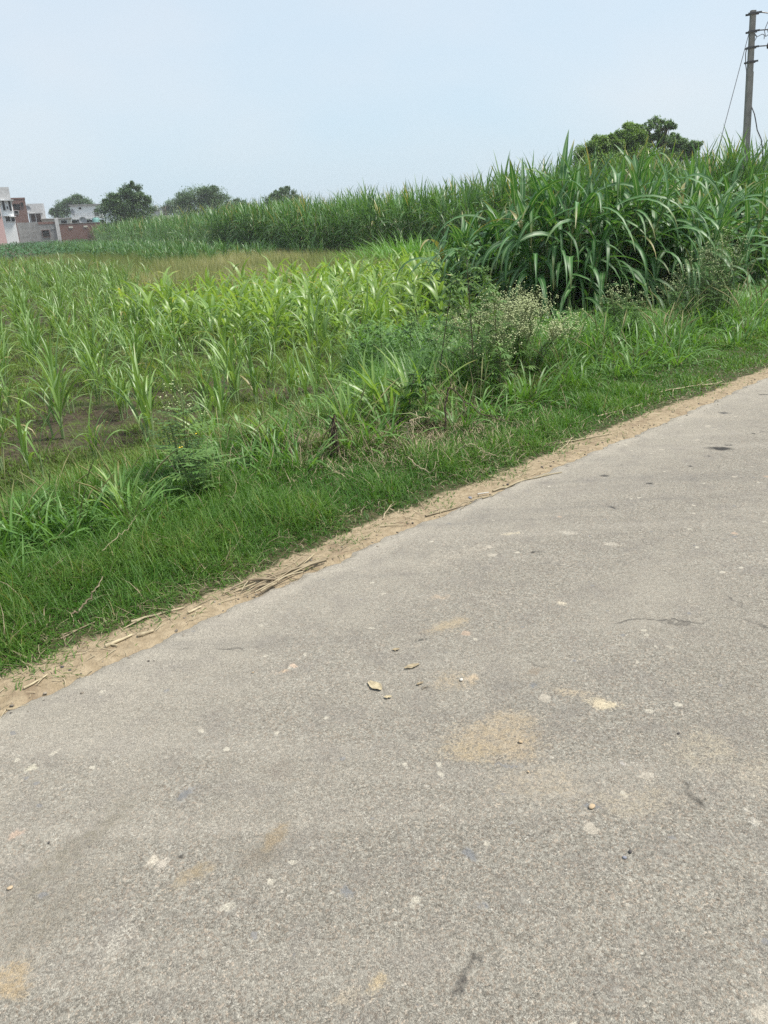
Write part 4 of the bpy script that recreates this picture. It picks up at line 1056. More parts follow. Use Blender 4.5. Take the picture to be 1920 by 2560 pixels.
def curled_leaf(px, py, L, W, rz, label, seed, T=.5):
    g = np.random.default_rng(seed); p = gz(px, py); mb = MB(); a, b = 9, 7
    u, v = np.meshgrid(np.linspace(-1, 1, a), np.linspace(-1, 1, b), indexing='ij')
    w = np.sqrt(np.maximum(1 - u ** 2 * .92, .02)) * (1 + .15 * np.sin(u * 5 + seed))
    x = u * L / 2; y = v * w * W / 2; z = W * .10 * v ** 2 * (1 + .4 * np.sin(u * 3)) + .0025 * np.sin(u * 9 + v * 5) + .002
    V = np.stack((x, y, z), 2).reshape(-1, 3); i = np.arange(a - 1)[:, None] * b + np.arange(b - 1)[None]
    mb.add(V, np.stack((i, i + b, i + b + 1, i + 1), 2).reshape(-1, 4), np.stack((v, u), 2).reshape(-1, 2) * .5 + .5, T)
    o = mb.build('dead_leaf', M['straw'], None, (*p, .006), rz); o.scale = (.95, .95, .6); tag(o, label, 'leaf', 'dead leaves on the asphalt')


curled_leaf(938, 1718, .075, .04, -.9, 'crumpled tan dead leaf on the asphalt, the largest one', 1, .62)
curled_leaf(1030, 1669, .065, .025, .4, 'narrow olive-tan dead leaf on the asphalt beside the crumpled one', 2, .45)
curled_leaf(990, 1627, .03, .018, .2, 'small rust-brown leaf scrap on the asphalt', 3, .12)
curled_leaf(970, 1746, .028, .016, .1, 'tiny orange-tan leaf scrap below the crumpled dead leaf', 4, .7)
curled_leaf(1050, 1712, .03, .012, .5, 'small dark curled leaf scrap right of the crumpled leaf', 5, .0)


def pebble(px, py, r_, mat, label, seed, z=0):
    p = gp(px, py); on_road = to_st(p[0], p[1])[1] < edge_t(to_st(p[0], p[1])[0])
    mb = MB(); r_ *= .78; blob(mb, (0, 0, 0), (r_, r_ * .75, r_ * .42), 2, .5, seed)
    o = mb.build('pebble', mat, None, (p[0], p[1], (.006 if on_road else p[2]) + r_ * .2), seed * 1.3); tag(o, label, 'pebble', 'loose pebbles')


pbt = plain('tan_pebble', (.36, .27, .17), (.46, .36, .25), 60, .9); pbd = plain('dark_pebble', (.06, .055, .055), (.10, .09, .085), 60, .9); pbw = plain('white_pebble', (.50, .47, .42), None, rough=.8); pbb = plain('blue_grey_pebble', (.17, .18, .21), (.23, .23, .25), 60, .8)
for i, (px, py, r_, m, lab) in enumerate([(1153, 1729, .010, pbw, 'white oval pebble on the asphalt'), (1300, 1888, .010, pbt, 'round tan pebble below the large ochre stain'), (1477, 2052, .013, pbt, 'brown clod alone on the asphalt'), (1320, 1963, .006, pbt, 'tiny tan pebble by the ochre stain'), (1693, 1866, .007, pbd, 'small black pebble by the pale dust patch'), (1572, 2166, .008, pbd, 'black pebble on the coarse asphalt'), (1558, 2182, .009, pbb, 'blue-grey pebble next to the black one'),
                                          (560, 1545, .006, pbd, 'tiny dark pebble at the road edge by the stalk heap'), (131, 2142, .006, pbd, 'tiny black pebble on the brown streak'), (36, 2256, .010, pbt, 'rusty brown pebble near the brown streak'), (1355, 1168, .014, pbd, 'dark stone on the sandy edge'), (1376, 1166, .012, pbd, 'dark stone beside another on the sandy edge'), (1270, 1211, .014, pbd, 'black stone at the edge of the sand'), (156, 1668, .012, pbd, 'dark stone in the sand at the near end'), (175, 1676, .009, pbd, 'smaller dark stone in the sand at the near end'), (1175, 1245, .018, pbb, 'blue-grey stone half sunk in the sandy edge'), (635, 1690 + 20, .006, pbt, 'tiny tan pebble on the asphalt near orange stones')]):
    pebble(px, py, r_, m, lab, i + 1)
p = gp(1208, 1239); mb = MB(); tube(mb, [(-.035, -.008, .006), (.0, 0, .006), (.035, .01, .006)], .004, 8, .5)
o = mb.build('white_stick', pbw, None, (p[0], p[1], max(p[2], .004))); tag(o, 'thin white stick lying at the asphalt edge', 'stick')


# ------------------------------------------------------------------ trees
def tree(name, base, lobes, leaf, nleaf, mat, label, cat='tree', group=None, seed=0, clumps=26, spreadk=.38, gap=.0, trunk_r=.3):
    """lobes: (x, y, z, rx, rz) in metres about the foot"""
    g = np.random.default_rng(seed); r = tag(empty(name, base), label, cat, group)
    mt, mc = MB(), MB(); tot = sum(l[3] ** 2 * l[4] for l in lobes)
    zf = min(l[2] for l in lobes) * .7
    tube(mt, [(0, 0, -.3), (.1, 0, zf * .5), (0, .1, zf)], [trunk_r * 1.25, trunk_r, trunk_r * .8], 8)
    for (x, y, z, rx, rz) in lobes:
        u = np.linspace(0, 1, 6)
        tube(mt, np.column_stack((x * u + .15 * np.sin(u * 4) * (1 - u), y * u, zf * .9 + (z + rz * .5 - zf * .9) * u ** .8)), np.linspace(trunk_r * .6, .04, 6), 6, .5, False)
        m = max(6, int(clumps * (rx ** 2 * rz / tot) ** .7 * len(lobes) ** .3))
        for k in range(m):
            d = g.normal(size=3); d /= np.linalg.norm(d); d[2] = abs(d[2]) * 1.0 - .35 * g.uniform()
            rr = g.uniform(.45, 1.) ** .6
            c = np.array((x, y, z)) + d * rr * (rx, rx, rz)
            cr = rx * spreadk * g.uniform(.55, 1.25)
            if g.uniform() < .35: tube(mt, [np.array((x, y, z)) * .85, c], [.05, .02], 4, .5, False)
            n = max(12, int(nleaf / m / len(lobes) * g.uniform(.5, 1.5)))
            q = g.normal(size=(n, 3)); q /= np.linalg.norm(q, axis=1, keepdims=True); q *= (g.uniform(0, 1, n) ** .45)[:, None] * cr * np.array((1, 1, .75))
            T = np.clip(.42 + .25 * g.normal() * .6 + g.normal(0, .16, n), 0, 1)
            ribbons(mc, c + q, g.uniform(0, 6.3, n), g.normal(.1, .6, n), leaf * g.uniform(.6, 1.4, n), leaf * g.uniform(.35, .6, n), g.uniform(.2, 1.2, n), 2, 2, 0, 1, 'broad', T)
    mt.build('trunk', M['trunk'], r); mc.build('crown', M[mat], r)
    return r


def tree_px(name, Y, cx, top, parts, leaf, n, mat, label, seed, group='far trees', ground_z=-.45, **kw):
    if Y < 100: parts = [(a, b, c * 1.18, d * 1.08, e) for a, b, c, d, e in parts]; n = int(n * 1.4)
    """parts: lobes given as (pixel x, pixel y, half width px, half height px, dy m)"""
    b = at(cx, 600, Y); b[2] = ground_z; k = np.linalg.norm(ray(cx, 560)) ; m = Y / F * 1.06
    L = []
    for (px, py, wx, wy, dy) in parts:
        c = at(px, py, Y); L.append((c[0] - b[0], dy, c[2] - b[2], wx * m, wy * m))
    return tree(name, tuple(b), L, leaf, n, mat, label, 'tree', group, seed, **kw)


tree_px('neem_tree', 128, 322, 460, [(330, 490, 26, 26, 0), (318, 515, 50, 32, .5), (290, 525, 34, 24, -.5), (350, 532, 36, 28, .5), (275, 512, 18, 16, 0), (322, 545, 58, 26, 0), (332, 474, 14, 15, 0), (300, 500, 26, 24, 0), (355, 508, 24, 24, 0), (330, 560, 60, 18, 1)], .26, 42000, 'tree_a', 'dark green dense neem tree beside the white balcony house', 801, clumps=80)
tree_px('shade_tree', 215, 186, 488, [(190, 512, 32, 22, 0), (160, 526, 28, 22, 0), (215, 524, 28, 20, 0), (145, 538, 20, 16, 0), (192, 502, 18, 12, 0), (185, 545, 48, 22, 0)], .40, 20000, 'tree_a', 'rounded hazy tree behind the white balcony house', 802, clumps=56)
tree_px('shade_tree', 165, 510, 467, [(505, 495, 48, 27, 0), (470, 508, 34, 26, 0), (540, 508, 36, 26, 0), (510, 525, 68, 24, 0), (520, 482, 26, 15, 0), (510, 545, 66, 18, 1)], .30, 36000, 'tree_a', 'broad dark domed tree, largest of the trees beyond the cane', 803, clumps=84)
tree_px('shade_tree', 190, 600, 497, [(590, 513, 22, 15, 0), (610, 521, 22, 15, 0), (575, 525, 20, 14, 0), (595, 537, 36, 14, 0)], .32, 11000, 'tree_a', 'low ragged tree right of the broad domed tree', 804, clumps=38)
tree_px('shade_tree', 250, 425, 505, [(440, 520, 28, 22, 0), (410, 532, 28, 16, 0), (460, 515, 22, 20, 0), (430, 545, 46, 16, 0)], .46, 12000, 'tree_a', 'pale hazy tree left of the broad domed tree', 805, clumps=40)
tree_px('shade_tree', 150, 708, 466, [(712, 492, 30, 22, 0), (690, 502, 26, 22, 0), (735, 505, 24, 18, 0), (710, 515, 44, 18, 0), (718, 478, 17, 12, 0), (692, 484, 11, 11, 0), (712, 530, 42, 16, 0)], .28, 17000, 'tree_a', 'lone round tree with feathery top above the cane', 806, clumps=52, spreadk=.34)
RG = 'trees behind the napier grass'
tree_px('yellow_green_tree', 62, 1480, 340, [(1490, 378, 32, 28, 0), (1515, 362, 26, 24, 0), (1466, 398, 22, 22, 0), (1500, 405, 48, 26, 0), (1495, 435, 52, 26, 0)], .16, 22000, 'tree_b', 'low yellow-green feathery tree behind the napier grass', 811, RG, clumps=56, trunk_r=.16)
tree_px('yellow_green_tree', 66, 1570, 312, [(1572, 345, 30, 26, 0), (1555, 365, 28, 30, 0), (1588, 370, 24, 32, 0), (1570, 400, 42, 28, 0), (1576, 328, 20, 15, 0), (1570, 435, 48, 28, 0)], .16, 28000, 'tree_b', 'dense rounded olive tree beside the thin tall tree', 812, RG, clumps=64, trunk_r=.16)
tree_px('thin_tree', 70, 1640, 298, [(1648, 314, 26, 18, 0), (1620, 335, 22, 22, 0), (1668, 322, 18, 20, 0), (1640, 352, 26, 24, 0), (1630, 385, 34, 28, 0), (1612, 355, 16, 20, 0), (1640, 425, 46, 30, 0)], .17, 9500, 'tree_c', 'thin tall tree with sky showing through its open crown', 813, RG, clumps=110, spreadk=.17, trunk_r=.16)
tree_px('shade_tree', 75, 1695, 340, [(1678, 358, 26, 22, 0), (1712, 372, 30, 22, 0), (1690, 395, 40, 24, 0), (1722, 384, 16, 20, 0), (1695, 430, 46, 28, 0)], .18, 17000, 'tree_c', 'low grey-green tree right of the thin tall tree', 814, RG, clumps=70, spreadk=.26, trunk_r=.16)


def bare_tree():
    g = np.random.default_rng(820); b = at(418, 560, 235); b[2] = -.4; top = at(412, 508, 235)[2] + .4
    r = tag(empty('bare_tree', tuple(b)), 'small leafless tree beside the pale green parapet house', 'tree'); mb = MB()
    tube(mb, [(0, 0, -.2), (.1, 0, top * .5), (0, 0, top * .8)], [.25, .18, .1], 6); mb.build('trunk', M['trunk'], r)
    mb = MB()
    for k in range(24):
        a = g.uniform(0, 6.3); z = top * g.uniform(.5, .85); L = g.uniform(1., 2.6); e = g.uniform(.3, 1.2)
        t = np.array((math.cos(a) * math.cos(e), math.sin(a) * math.cos(e), math.sin(e))) * L
        tube(mb, [(0, 0, z), np.array((0, 0, z)) + t * .5 + (0, 0, .1), np.array((0, 0, z)) + t], [.08, .06, .03], 4, .5, False)
    mb.build('branches', M['trunk'], r)


bare_tree()


# ------------------------------------------------------------------ houses
class House:
    """front wall turned towards the road, local x along the wall, z up"""
    def __init__(s, name, Y, xl, xr, ytop, label, cat='house', yaw=None, group=None):
        a = at(xl, ytop, Y); phi = math.atan2(-at((xl + xr) / 2, ytop, Y)[0], Y) if yaw is None else yaw
        s.a, s.e, s.n = a[:2], np.array((math.cos(phi), math.sin(phi))), np.array((math.sin(phi), -math.cos(phi)))
        s.w = s.loc(xr, ytop)[0]; s.h = (a[2] + .45 + s.loc(xr, ytop)[1]) / 2
        s.r = tag(empty(name, (a[0], Y, -.45), phi), label, cat, group)

    def loc(s, px, py):
        d = ray(px, py); q = d * (s.a @ s.n) / (d[:2] @ s.n)
        return float((q[:2] - s.a) @ s.e), float(q[2] + H + .45)

    def world(s, x, y, z):
        p = s.a + s.e * x - s.n * y
        return (p[0], p[1], z - .45)

    def part(s, name, mat, fn, parent=None):
        mb = MB(); fn(mb); return mb.build(name, M[mat], parent or s.r, smooth=False)

    def opening(s, px, py, w, h, name='window', mat='dark', frame='white', hood=0., fr=.07):
        x, z = s.loc(px, py)
        f = s.part(name, frame, lambda m: [box(m, (x, -.06, z + h / 2 + fr / 2), (w + 2 * fr, .12, fr)), box(m, (x, -.06, z - h / 2 - fr / 2), (w + 2 * fr, .12, fr)), box(m, (x - w / 2 - fr / 2, -.06, z), (fr, .12, h)), box(m, (x + w / 2 + fr / 2, -.06, z), (fr, .12, h))] + ([box(m, (x, -.3, z + h / 2 + .2), (w + .6, .6, .10))] if hood else []))
        s.part('pane' if name == 'window' else 'door_leaf', mat, lambda m: box(m, (x, -.02, z), (w, .03, h)), f)


def dish(h, px, py, r_, name='satellite_dish', yoff=-.6, label='', turn=.5):
    x, z = h.loc(px, py); base = h.world(x, yoff, z)
    o = tag(empty(name, tuple(base), turn), label, 'satellite dish', 'satellite dishes on the far houses')
    mb = MB(); a = np.linspace(0, 2 * PI, 17)[:-1]; V = [(0, .12 * r_, 0)]
    for q in (.5, 1.): V += [(r_ * q * math.cos(t), .12 * r_ - .35 * r_ * q * q, r_ * q * math.sin(t)) for t in a]
    mb.add(V, [(0, 1 + k, 1 + (k + 1) % 16) for k in range(16)]); mb.add(V, [(1 + k, 17 + k, 17 + (k + 1) % 16, 1 + (k + 1) % 16) for k in range(16)])
    mb.build('reflector', M['dish'], o)
    mb = MB(); tube(mb, [(0, .1 * r_, 0), (0, .35 * r_, -.3 * r_), (0, .4 * r_, -1.4 * r_)], .04, 6); mb.build('mast', M['iron'], o)
    mb = MB(); tube(mb, [(0, -.2 * r_, -r_ * .9), (0, -.75 * r_, -.1 * r_)], .03, 5); mb.build('feed_arm', M['iron'], o)


def houses():
    # white three-storey house
    h = House('white_house', 150, -75, 22, 470, 'tall white house with grey parapet and two rows of dark windows')
    W = h.w; zp = h.loc(30, 500)[1]
    wl = h.part('wall', 'white', lambda m: box(m, (W / 2, 4, zp / 2), (W, 8, zp)))
    h.part('parapet', 'stained', lambda m: [box(m, (W / 2, .1, (zp + h.h) / 2 + .1), (W - .06, .2, h.h - zp)), box(m, (W - .13, 4, (zp + h.h) / 2 + .1), (.2, 7.6, h.h - zp - .06))])
    h.part('roof_ledge', 'stained', lambda m: box(m, (W / 2 + .1, 3.6, zp - .05), (W + .5, 9.2, .16)))
    for px, py, w_, hh in ((9, 513, .42, 1.8), (25, 515, .40, 1.7), (-20, 513, .6, 1.9), (-45, 513, .6, 1.9)): h.opening(px, py, w_, hh)
    for px, py, w_, hh in ((20, 548, .75, .75), (33, 549, .55, .65), (-20, 548, .75, .75)): h.opening(px, py, w_, hh, hood=.5)
    h.opening(18.5, 519, .22, .5, fr=.04)
    # pink house
    h = House('pink_house', 138, -90, -1, 512, 'pink house wall standing in front of the white house')
    W = h.w
    h.part('wall', 'pink', lambda m: box(m, (W / 2, 3, h.h / 2), (W, 6, h.h)))
    h.part('roof_slab', 'stained', lambda m: box(m, (W / 2 + .05, 2.9, h.h + .08), (W + .4, 6.5, .16)))
    h.opening(-3, 532, .5, 1.0); h.opening(-40, 535, .9, 1.1)
    # brick house with arched niches
    h = House('brick_house', 172, 22, 62, 498, 'bare red brick house with arched window openings beside the white house')
    W = h.w
    h.part('wall', 'brick', lambda m: box(m, (W / 2, 4, h.h / 2), (W, 8, h.h)))
    h.part('parapet', 'brick', lambda m: [box(m, (W / 2, .08, h.h + .14), (W + .12, .3, .28)), box(m, (W - .1, 4, h.h + .13), (.3, 7.5, .26))])
    for px, py in ((37, 514), (45, 514.5)):
        x, z = h.loc(px, py)
        def arch(m, x=x, z=z):
            a = np.linspace(0, PI, 9); pts = [(x - .28, -.02, z - .8), (x + .28, -.02, z - .8)] + [(x + .28 * math.cos(t), -.02, z + .28 * math.sin(t)) for t in a]
            c = len(pts); V = pts + [(x, -.02, z)]; m.add(V, [(i, (i + 1) % c, c) for i in range(c)])
            for t0, t1 in zip(a[:-1], a[1:]): box(m, (x + .33 * math.cos((t0 + t1) / 2), -.05, z + .33 * math.sin((t0 + t1) / 2)), (.12, .1, .12))
        h.part('window', 'dark', arch)
    h.opening(41, 531, .8, .6, frame='stained'); h.opening(55, 512, .5, .9, frame='brick')
    # stained rooftop room
    h = House('rooftop_room', 185, 66, 109, 509, 'stained grey plaster rooftop room with two brown doors')
    W = h.w
    h.part('wall', 'stained', lambda m: box(m, (W / 2, 3, h.h / 2), (W, 6, h.h)))
    h.part('ledge', 'grey_plaster', lambda m: box(m, (W / 2 - .2, -.5, h.loc(86, 534)[1]), (W * .8, 1.2, .14)))
    h.opening(83, 544, 1.0, 1.8, 'door', 'door'); h.opening(97, 545, 1.0, 1.8, 'door', 'door')
    dish(h, 68, 523, .75, label='pale satellite dish on the left edge of the stained rooftop room', yoff=-.9, turn=.6)
    # white house with balcony
    h = House('balcony_house', 168, 174, 256, 513, 'white upper storey house with railed balcony beside the dark tree')
    W = h.w; zf = h.loc(215, 547)[1]
    h.part('wall', 'white', lambda m: box(m, (W / 2, 3, (zf + h.h) / 2), (W, 6, h.h - zf)))
    h.part('ground_floor', 'dark', lambda m: box(m, (W / 2, 3.4, zf / 2 - .1), (W - .3, 6, zf - .25)))
    h.part('roof', 'grey_plaster', lambda m: box(m, (W / 2, 2.8, h.h + .09), (W + .5, 6.8, .18)))
    h.part('balcony_floor', 'stained', lambda m: box(m, (W / 2, -.55, zf), (W, 1.3, .16)))
    def rail(m):
        for k in range(15): box(m, (W * (k + .5) / 15, -1.12, zf + .55), (.05, .05, .95))
        for z in (.3, .65, 1.02): box(m, (W / 2, -1.12, zf + z), (W, .07, .06))
    h.part('railing', 'stained', rail)
    h.opening(200, 521, .5, .4); h.opening(241, 531, .85, 1.35, 'door', 'dark')
    for px in (195, 225, 248):
        x, z = h.loc(px, 552); h.part('pillar', 'white', lambda m: box(m, (x, .2, zf / 2 - .2), (.3, .3, zf - .5)))
    dish(h, 183, 530, .6, label='dark round dish fixed to the balcony house wall', yoff=-.5, turn=-.6)
    dish(h, 208, 552, .75, label='pale satellite dish in front of the dark ground floor of the balcony house', yoff=-1.6, turn=.2)
    x, z = h.loc(240, 551); t = tag(empty('water_tank', h.world(x, -1.6, 0)), 'teal water tank before the dark ground floor of the balcony house', 'water tank')
    mb = MB(); tube(mb, [(0, 0, .2), (0, 0, z + .2), (0, 0, z + .5)], [.75, .75, .5], 14); mb.build('tank', M['teal'], t); mb = MB(); tube(mb, [(0, 0, z + .5), (0, 0, z + .65)], [.25, .25], 10); mb.build('lid', M['iron'], t)
    # low whitewashed roof between
    h = House('low_house', 180, 104, 178, 547, 'low whitewashed flat-roofed house behind the grey compound wall')
    W = h.w
    h.part('wall', 'cream', lambda m: box(m, (W / 2, 3, h.h / 2), (W, 6, h.h)))
    h.part('roof_edge', 'stained', lambda m: box(m, (W / 2, 2.9, h.h + .07), (W + .4, 6.6, .14)))
    h.opening(160, 555, 1.2, .7)
    # compound walls
    h = House('compound_wall', 158, 42, 147, 560, 'grey plastered compound wall with a small dark doorway', 'wall')
    W = h.w; s1 = W * .5
    h.part('wall', 'grey_plaster', lambda m: [box(m, (s1 / 2, .12, (h.h + .35) / 2), (s1, .24, h.h + .35)), box(m, (s1 + (W - s1) / 2 + .003, .12, (h.h - .1) / 2), (W - s1, .24, h.h - .1))])
    h.part('coping', 'brick', lambda m: box(m, (s1 + (W - s1) / 2 + .01, .12, h.h + .12), (W - s1, .34, .45)))
    h.opening(115, 584, 1.3, 1.2, 'door', 'dark', 'brick'); 
    for q in (130, 133, 136): h.opening(q, 570, .12, .3, fr=.03)
    h.part('pillar', 'stained', lambda m: box(m, (W - .3, -.05, h.h / 2 + .5), (.7, .5, h.h + 1.)))
    h = House('brick_wall', 150, 147, 266, 558, 'long dark red brick wall with two pale vent blocks below the balcony house', 'wall')
    W = h.w
    h.part('wall', 'brick', lambda m: box(m, (W / 2, .12, h.h / 2), (W, .24, h.h)))
    h.part('coping', 'grey_plaster', lambda m: box(m, (W / 2, .12, h.h + .05), (W, .34, .1)))
    for px in (177, 214):
        x, z = h.loc(px, 568 if px < 200 else 566); h.part('vent_block', 'cream', lambda m: box(m, (x, -.02, z), (.7, .14, .28)))
    # pale green parapet house
    h = House('parapet_house', 200, 384, 520, 543, 'flat house with pale green parapet rail and corner posts beyond the cane')
    W = h.w
    h.part('wall', 'grey_plaster', lambda m: box(m, (W / 2, 4, (h.h - .1) / 2), (W, 8, h.h - .1)))
    x1, z1 = h.loc(404, 540); x2, _ = h.loc(444, 540)
    h.part('parapet', 'lime', lambda m: [box(m, ((x1 + x2) / 2, .1, h.h + .25), (x2 - x1, .2, .65)), box(m, (x1 / 2 - .4, .1, h.h + .15), (x1 + .6, .2, .5))])
    for x in (x1, x2): h.part('post', 'lime', lambda m: box(m, (x, -.02, h.h + .75), (.55, .5, 1.9)))
    h.opening(420, 556, 1.2, .9)
    h = House('grey_house', 240, 378, 408, 526, 'small hazy grey house with a rooftop tank behind the pale green parapet')
    W = h.w
    h.part('wall', 'stained', lambda m: box(m, (W / 2, 3, h.h / 2), (W, 6, h.h))); h.part('roof', 'grey_plaster', lambda m: box(m, (W / 2, 2.9, h.h + .1), (W + .4, 6.6, .2)))
    x, z = h.loc(390, 521); t = tag(empty('water_tank', h.world(x, 2, h.h + .1)), 'grey rooftop water tank on the small hazy house', 'water tank')
    mb = MB(); tube(mb, [(0, 0, .1), (0, 0, 1.0), (0, 0, 1.3)], [.7, .7, .4], 12); mb.build('tank', M['dish'], t); mb = MB(); tube(mb, [(0, 0, 1.3), (0, 0, 1.45)], [.25, .25], 10); mb.build('lid', M['iron'], t)


houses()


# ------------------------------------------------------------------ utility pole and wires
def pole():
    Y = 28.; top = at(1883, 26, Y); low = at(1858, 500, Y); k = (top - low) / (top[2] - low[2])
    foot = low + k * (-.5 - low[2]); r = tag(empty('utility_pole', tuple(foot)), 'grey concrete utility pole rising behind the cane', 'utility pole')
    P = lambda z: k * (z - foot[2])                      # local point on the axis at world height z
    zs = at(1873, 180, Y)[2]
    def shaft(m, z0, z1, w0, w1, d):
        a, b = P(z0), P(z1)
        V = [a + (i * w0 / 2, j * d / 2, 0) for i, j in ((-1, -1), (1, -1), (1, 1), (-1, 1))] + [b + (i * w1 / 2, j * d / 2, 0) for i, j in ((-1, -1), (1, -1), (1, 1), (-1, 1))]
        m.add(V, [(0, 1, 5, 4), (1, 2, 6, 5), (2, 3, 7, 6), (3, 0, 4, 7), (0, 3, 2, 1), (4, 5, 6, 7)])
    mb = MB(); shaft(mb, foot[2] - .3, zs, .205, .18, .15); shaft(mb, zs + .002, top[2], .16, .148, .125); mb.build('shaft', M['concrete'], r, rz=0, smooth=False)
    ends = []
    for py, ln in ((34, .42), (79, .36), (119, .36), (155, .36)):
        z = at(1880, py, Y)[2]; c = P(z); mb = MB()
        for sy in (-.095, .095): box(mb, c + (.02, sy, 0), (ln, .02, .055), 0, .5, (-.09, 'Y'))
        for sx in (-.14, .16): box(mb, c + (sx, 0, .015 * (1 if sx > 0 else -1)), (.03, .19, .03))
        ar = mb.build('crossarm', M['iron'], r, smooth=False)
        if py < 130:
            mb = MB(); e = c + (.24, 0, .03); q = e + (.36, 0, -.05 if py == 34 else .01)
            tube(mb, [e, q], .018, 6); u = np.linspace(-1, 1, 7)
            tube(mb, q + np.column_stack((u * .1, 0 * u, 0 * u)), np.array((.04, .10, .07, .11, .07, .10, .04)), 12); mb.build('insulator', M['insul'], ar); ends.append(foot + q + (.1, 0, 0))
    for i, e in enumerate(ends):
        u = np.linspace(0, 1, 24)[:, None]; far = e + np.array((26., -9., .3)); pts = e + (far - e) * u; pts[:, 2] -= .6 * (4 * u * (1 - u))[:, 0]
        mb = MB(); tube(mb, pts - e, .013, 5); o = mb.build('power_line', M['wire'], None, tuple(e)); tag(o, ['top power line leading off from the pole head', 'middle power line leading off from the pole', 'lowest power line leading off from the pole'][i], 'power line', 'power lines on the utility pole')
    a = foot + P(at(1871, 84, Y)[2]) + (-.1, 0, 0); b = at(1792, 386, Y - 1); d = (b - a) / (b[2] - a[2]); b = a + d * (-.45 - a[2])
    mb = MB(); tube(mb, [np.zeros(3), (b - a) / 2, b - a], .012, 5); tag(mb.build('guy_wire', M['wire'], None, tuple(a)), 'thin straight guy wire slanting down left from the pole', 'wire')
    q = [at(1877, 262, Y), at(1886, 285, Y - .2), at(1889, 300, Y - .2), at(1893, 325, Y - .2), at(1903, 348, Y - .2), at(1907, 380, Y - .2), at(1910, 470, Y - .2)]
    mb = MB(); tube(mb, np.array(q) - q[0], .017, 6); tag(mb.build('service_cable', M['iron'], None, tuple(q[0])), 'dark wavy service cable dropping beside the pole', 'cable')
    q = [at(1867, 118, Y - .2), at(1864, 135, Y - .2), at(1864, 160, Y - .2), at(1866, 175, Y - .2), at(1867, 192, Y - .2)]
    mb = MB(); tube(mb, np.array(q) - q[0], .014, 6); tag(mb.build('service_cable', M['iron'], None, tuple(q[0])), 'short dark cable looping along the left face of the pole', 'cable')
    for i, (pp, lab) in enumerate([([(1885, 81), (1890, 88), (1893, 92), (1900, 88), (1906, 85), (1911, 88), (1910, 98)], 'curly dark jumper wire below the middle insulator'), ([(1886, 103), (1892, 92), (1887, 86)], 'short looped jumper wire against the pole'), ([(1921, 52), (1915, 66), (1911, 77), (1914, 92), (1923, 84)], 'thin jumper wire hanging between the insulators')]):
        q = np.array([at(x, y, Y - .15) for x, y in pp]); u = np.linspace(0, len(q) - 1, 20); q = np.stack([np.interp(u, np.arange(len(q)), q[:, j]) for j in range(3)], 1)
        mb = MB(); tube(mb, q - q[0], .012, 5); tag(mb.build('jumper_wire', M['wire'], None, tuple(q[0])), lab, 'wire')


pole()

# ------------------------------------------------------------------ light, sky, haze, camera
SUN_EL, SUN_AZ = math.radians(62), math.radians(92)       # azimuth clockwise from +Y
w = bpy.data.worlds.new('World'); SC.world = w; w.use_nodes = True
nt = w.node_tree; nt.nodes.clear()
sky = nt.nodes.new('ShaderNodeTexSky'); sky.sky_type = 'NISHITA'; sky.sun_disc = False; sky.sun_elevation = SUN_EL; sky.sun_rotation = SUN_AZ
sky.altitude = 200; sky.air_density = 1.2; sky.dust_density = 3.0; sky.ozone_density = 1.5
mx = nt.nodes.new('ShaderNodeMix'); mx.data_type = 'RGBA'; mx.inputs[0].default_value = .72; mx.inputs[7].default_value = (7.15, 8.2, 9.05, 1)
bg = nt.nodes.new('ShaderNodeBackground'); bg.inputs[1].default_value = .055
ow = nt.nodes.new('ShaderNodeOutputWorld')
nt.links.new(sky.outputs[0], mx.inputs[6]); wc = nt.nodes.new('ShaderNodeTexCoord'); wn = nt.nodes.new('ShaderNodeTexNoise'); wn.inputs['Scale'].default_value = 2.2; wn.inputs['Detail'].default_value = 4
wp = nt.nodes.new('ShaderNodeMapping'); wp.inputs['Scale'].default_value = (1, 1, 2.2); nt.links.new(wc.outputs['Generated'], wp.inputs[0]); nt.links.new(wp.outputs[0], wn.inputs['Vector'])
wr = nt.nodes.new('ShaderNodeMapRange'); wr.inputs[1].default_value = .35; wr.inputs[2].default_value = .65; nt.links.new(wn.outputs[0], wr.inputs[0])
cl_ = nt.nodes.new('ShaderNodeMix'); cl_.data_type = 'RGBA'; cl_.inputs[6].default_value = (.90, .975, 1.02, 1); cl_.inputs[7].default_value = (1.04, 1.01, 1.0, 1); nt.links.new(wr.outputs[0], cl_.inputs[0])
mu = nt.nodes.new('ShaderNodeMix'); mu.data_type = 'RGBA'; mu.blend_type = 'MULTIPLY'; mu.inputs[0].default_value = 1; nt.links.new(mx.outputs[2], mu.inputs[6]); nt.links.new(cl_.outputs[2], mu.inputs[7])
nt.links.new(mu.outputs[2], bg.inputs[0]); nt.links.new(bg.outputs[0], ow.inputs[0])

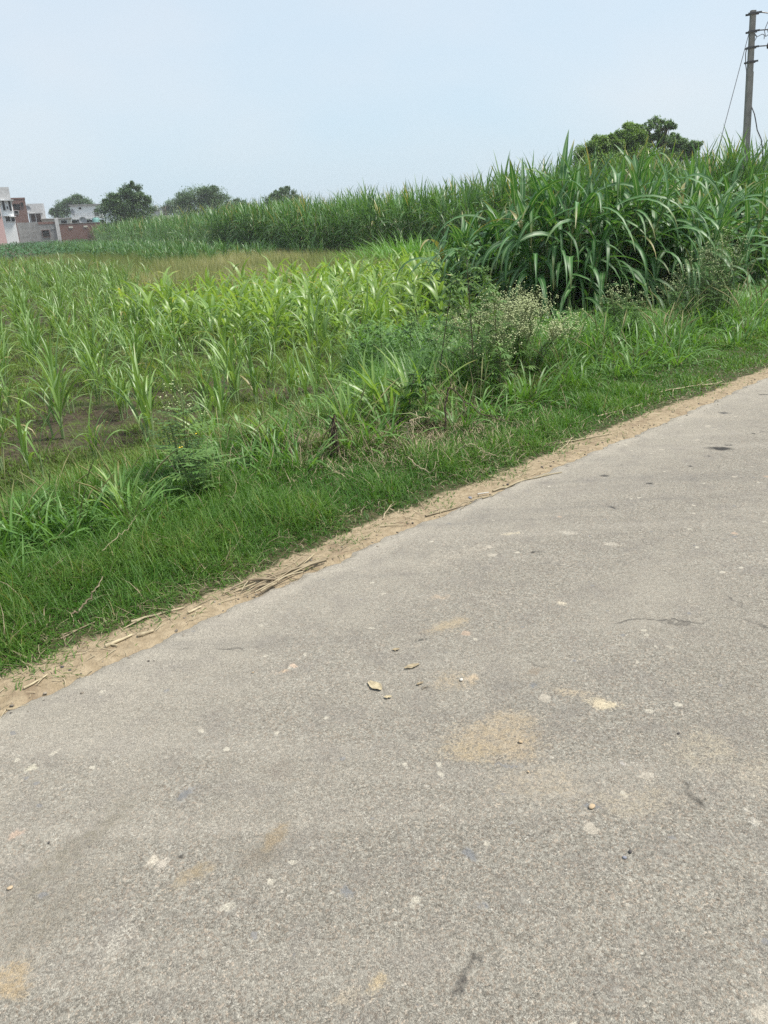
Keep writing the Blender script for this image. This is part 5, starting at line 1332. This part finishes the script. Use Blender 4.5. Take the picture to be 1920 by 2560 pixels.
ld = bpy.data.lights.new('sun', 'SUN'); ld.energy = 2.8; ld.angle = math.radians(12); ld.color = (1, .95, .87)
sun = bpy.data.objects.new('sun', ld); COL.objects.link(sun)
sd = Vector((math.sin(SUN_AZ) * math.cos(SUN_EL), math.cos(SUN_AZ) * math.cos(SUN_EL), math.sin(SUN_EL)))
sun.rotation_euler = sd.to_track_quat('Z', 'Y').to_euler()

HAZE = .00045
if HAZE:
    mb = MB(); box(mb, (-20, 130, 6.5), (1000, 1000, 17)); ho = mb.build('haze', [], smooth=False)
    hm = bpy.data.materials.new('haze'); hm.use_nodes = True; t = hm.node_tree; t.nodes.clear()
    vp = t.nodes.new('ShaderNodeVolumePrincipled'); vp.inputs['Color'].default_value = (.92, .96, 1, 1); vp.inputs['Density'].default_value = HAZE
    oo = t.nodes.new('ShaderNodeOutputMaterial'); t.links.new(vp.outputs[0], oo.inputs['Volume']); ho.data.materials.append(hm)
    tag(ho, kind='stuff', label='thin pale haze over the fields', cat='haze')

cd = bpy.data.cameras.new('camera'); cam = bpy.data.objects.new('camera', cd); COL.objects.link(cam); SC.camera = cam
cd.sensor_fit = 'VERTICAL'; cd.sensor_height = 36; cd.lens = 36 * F / 2560; cd.clip_end = 3000; cd.clip_start = .05
mtx = Matrix(((RT[0], UP[0], -fw[0], 0), (RT[1], UP[1], -fw[1], 0), (RT[2], UP[2], -fw[2], H), (0, 0, 0, 1)))
cam.matrix_world = mtx

SC.render.engine = 'CYCLES'
cy = SC.cycles
cy.max_bounces = 6; cy.diffuse_bounces = 3; cy.glossy_bounces = 2; cy.transmission_bounces = 4; cy.transparent_max_bounces = 4; cy.volume_bounces = 0
cy.use_adaptive_sampling = False; cy.sample_clamp_indirect = 4.0; cy.use_denoising = False; cy.denoiser = 'OPENIMAGEDENOISE'; cy.denoising_prefilter = 'ACCURATE'; cy.denoising_input_passes = 'RGB_ALBEDO_NORMAL'
SC.view_settings.view_transform = 'Standard'; SC.view_settings.look = 'None'; SC.view_settings.exposure = 1.1; SC.view_settings.gamma = 1
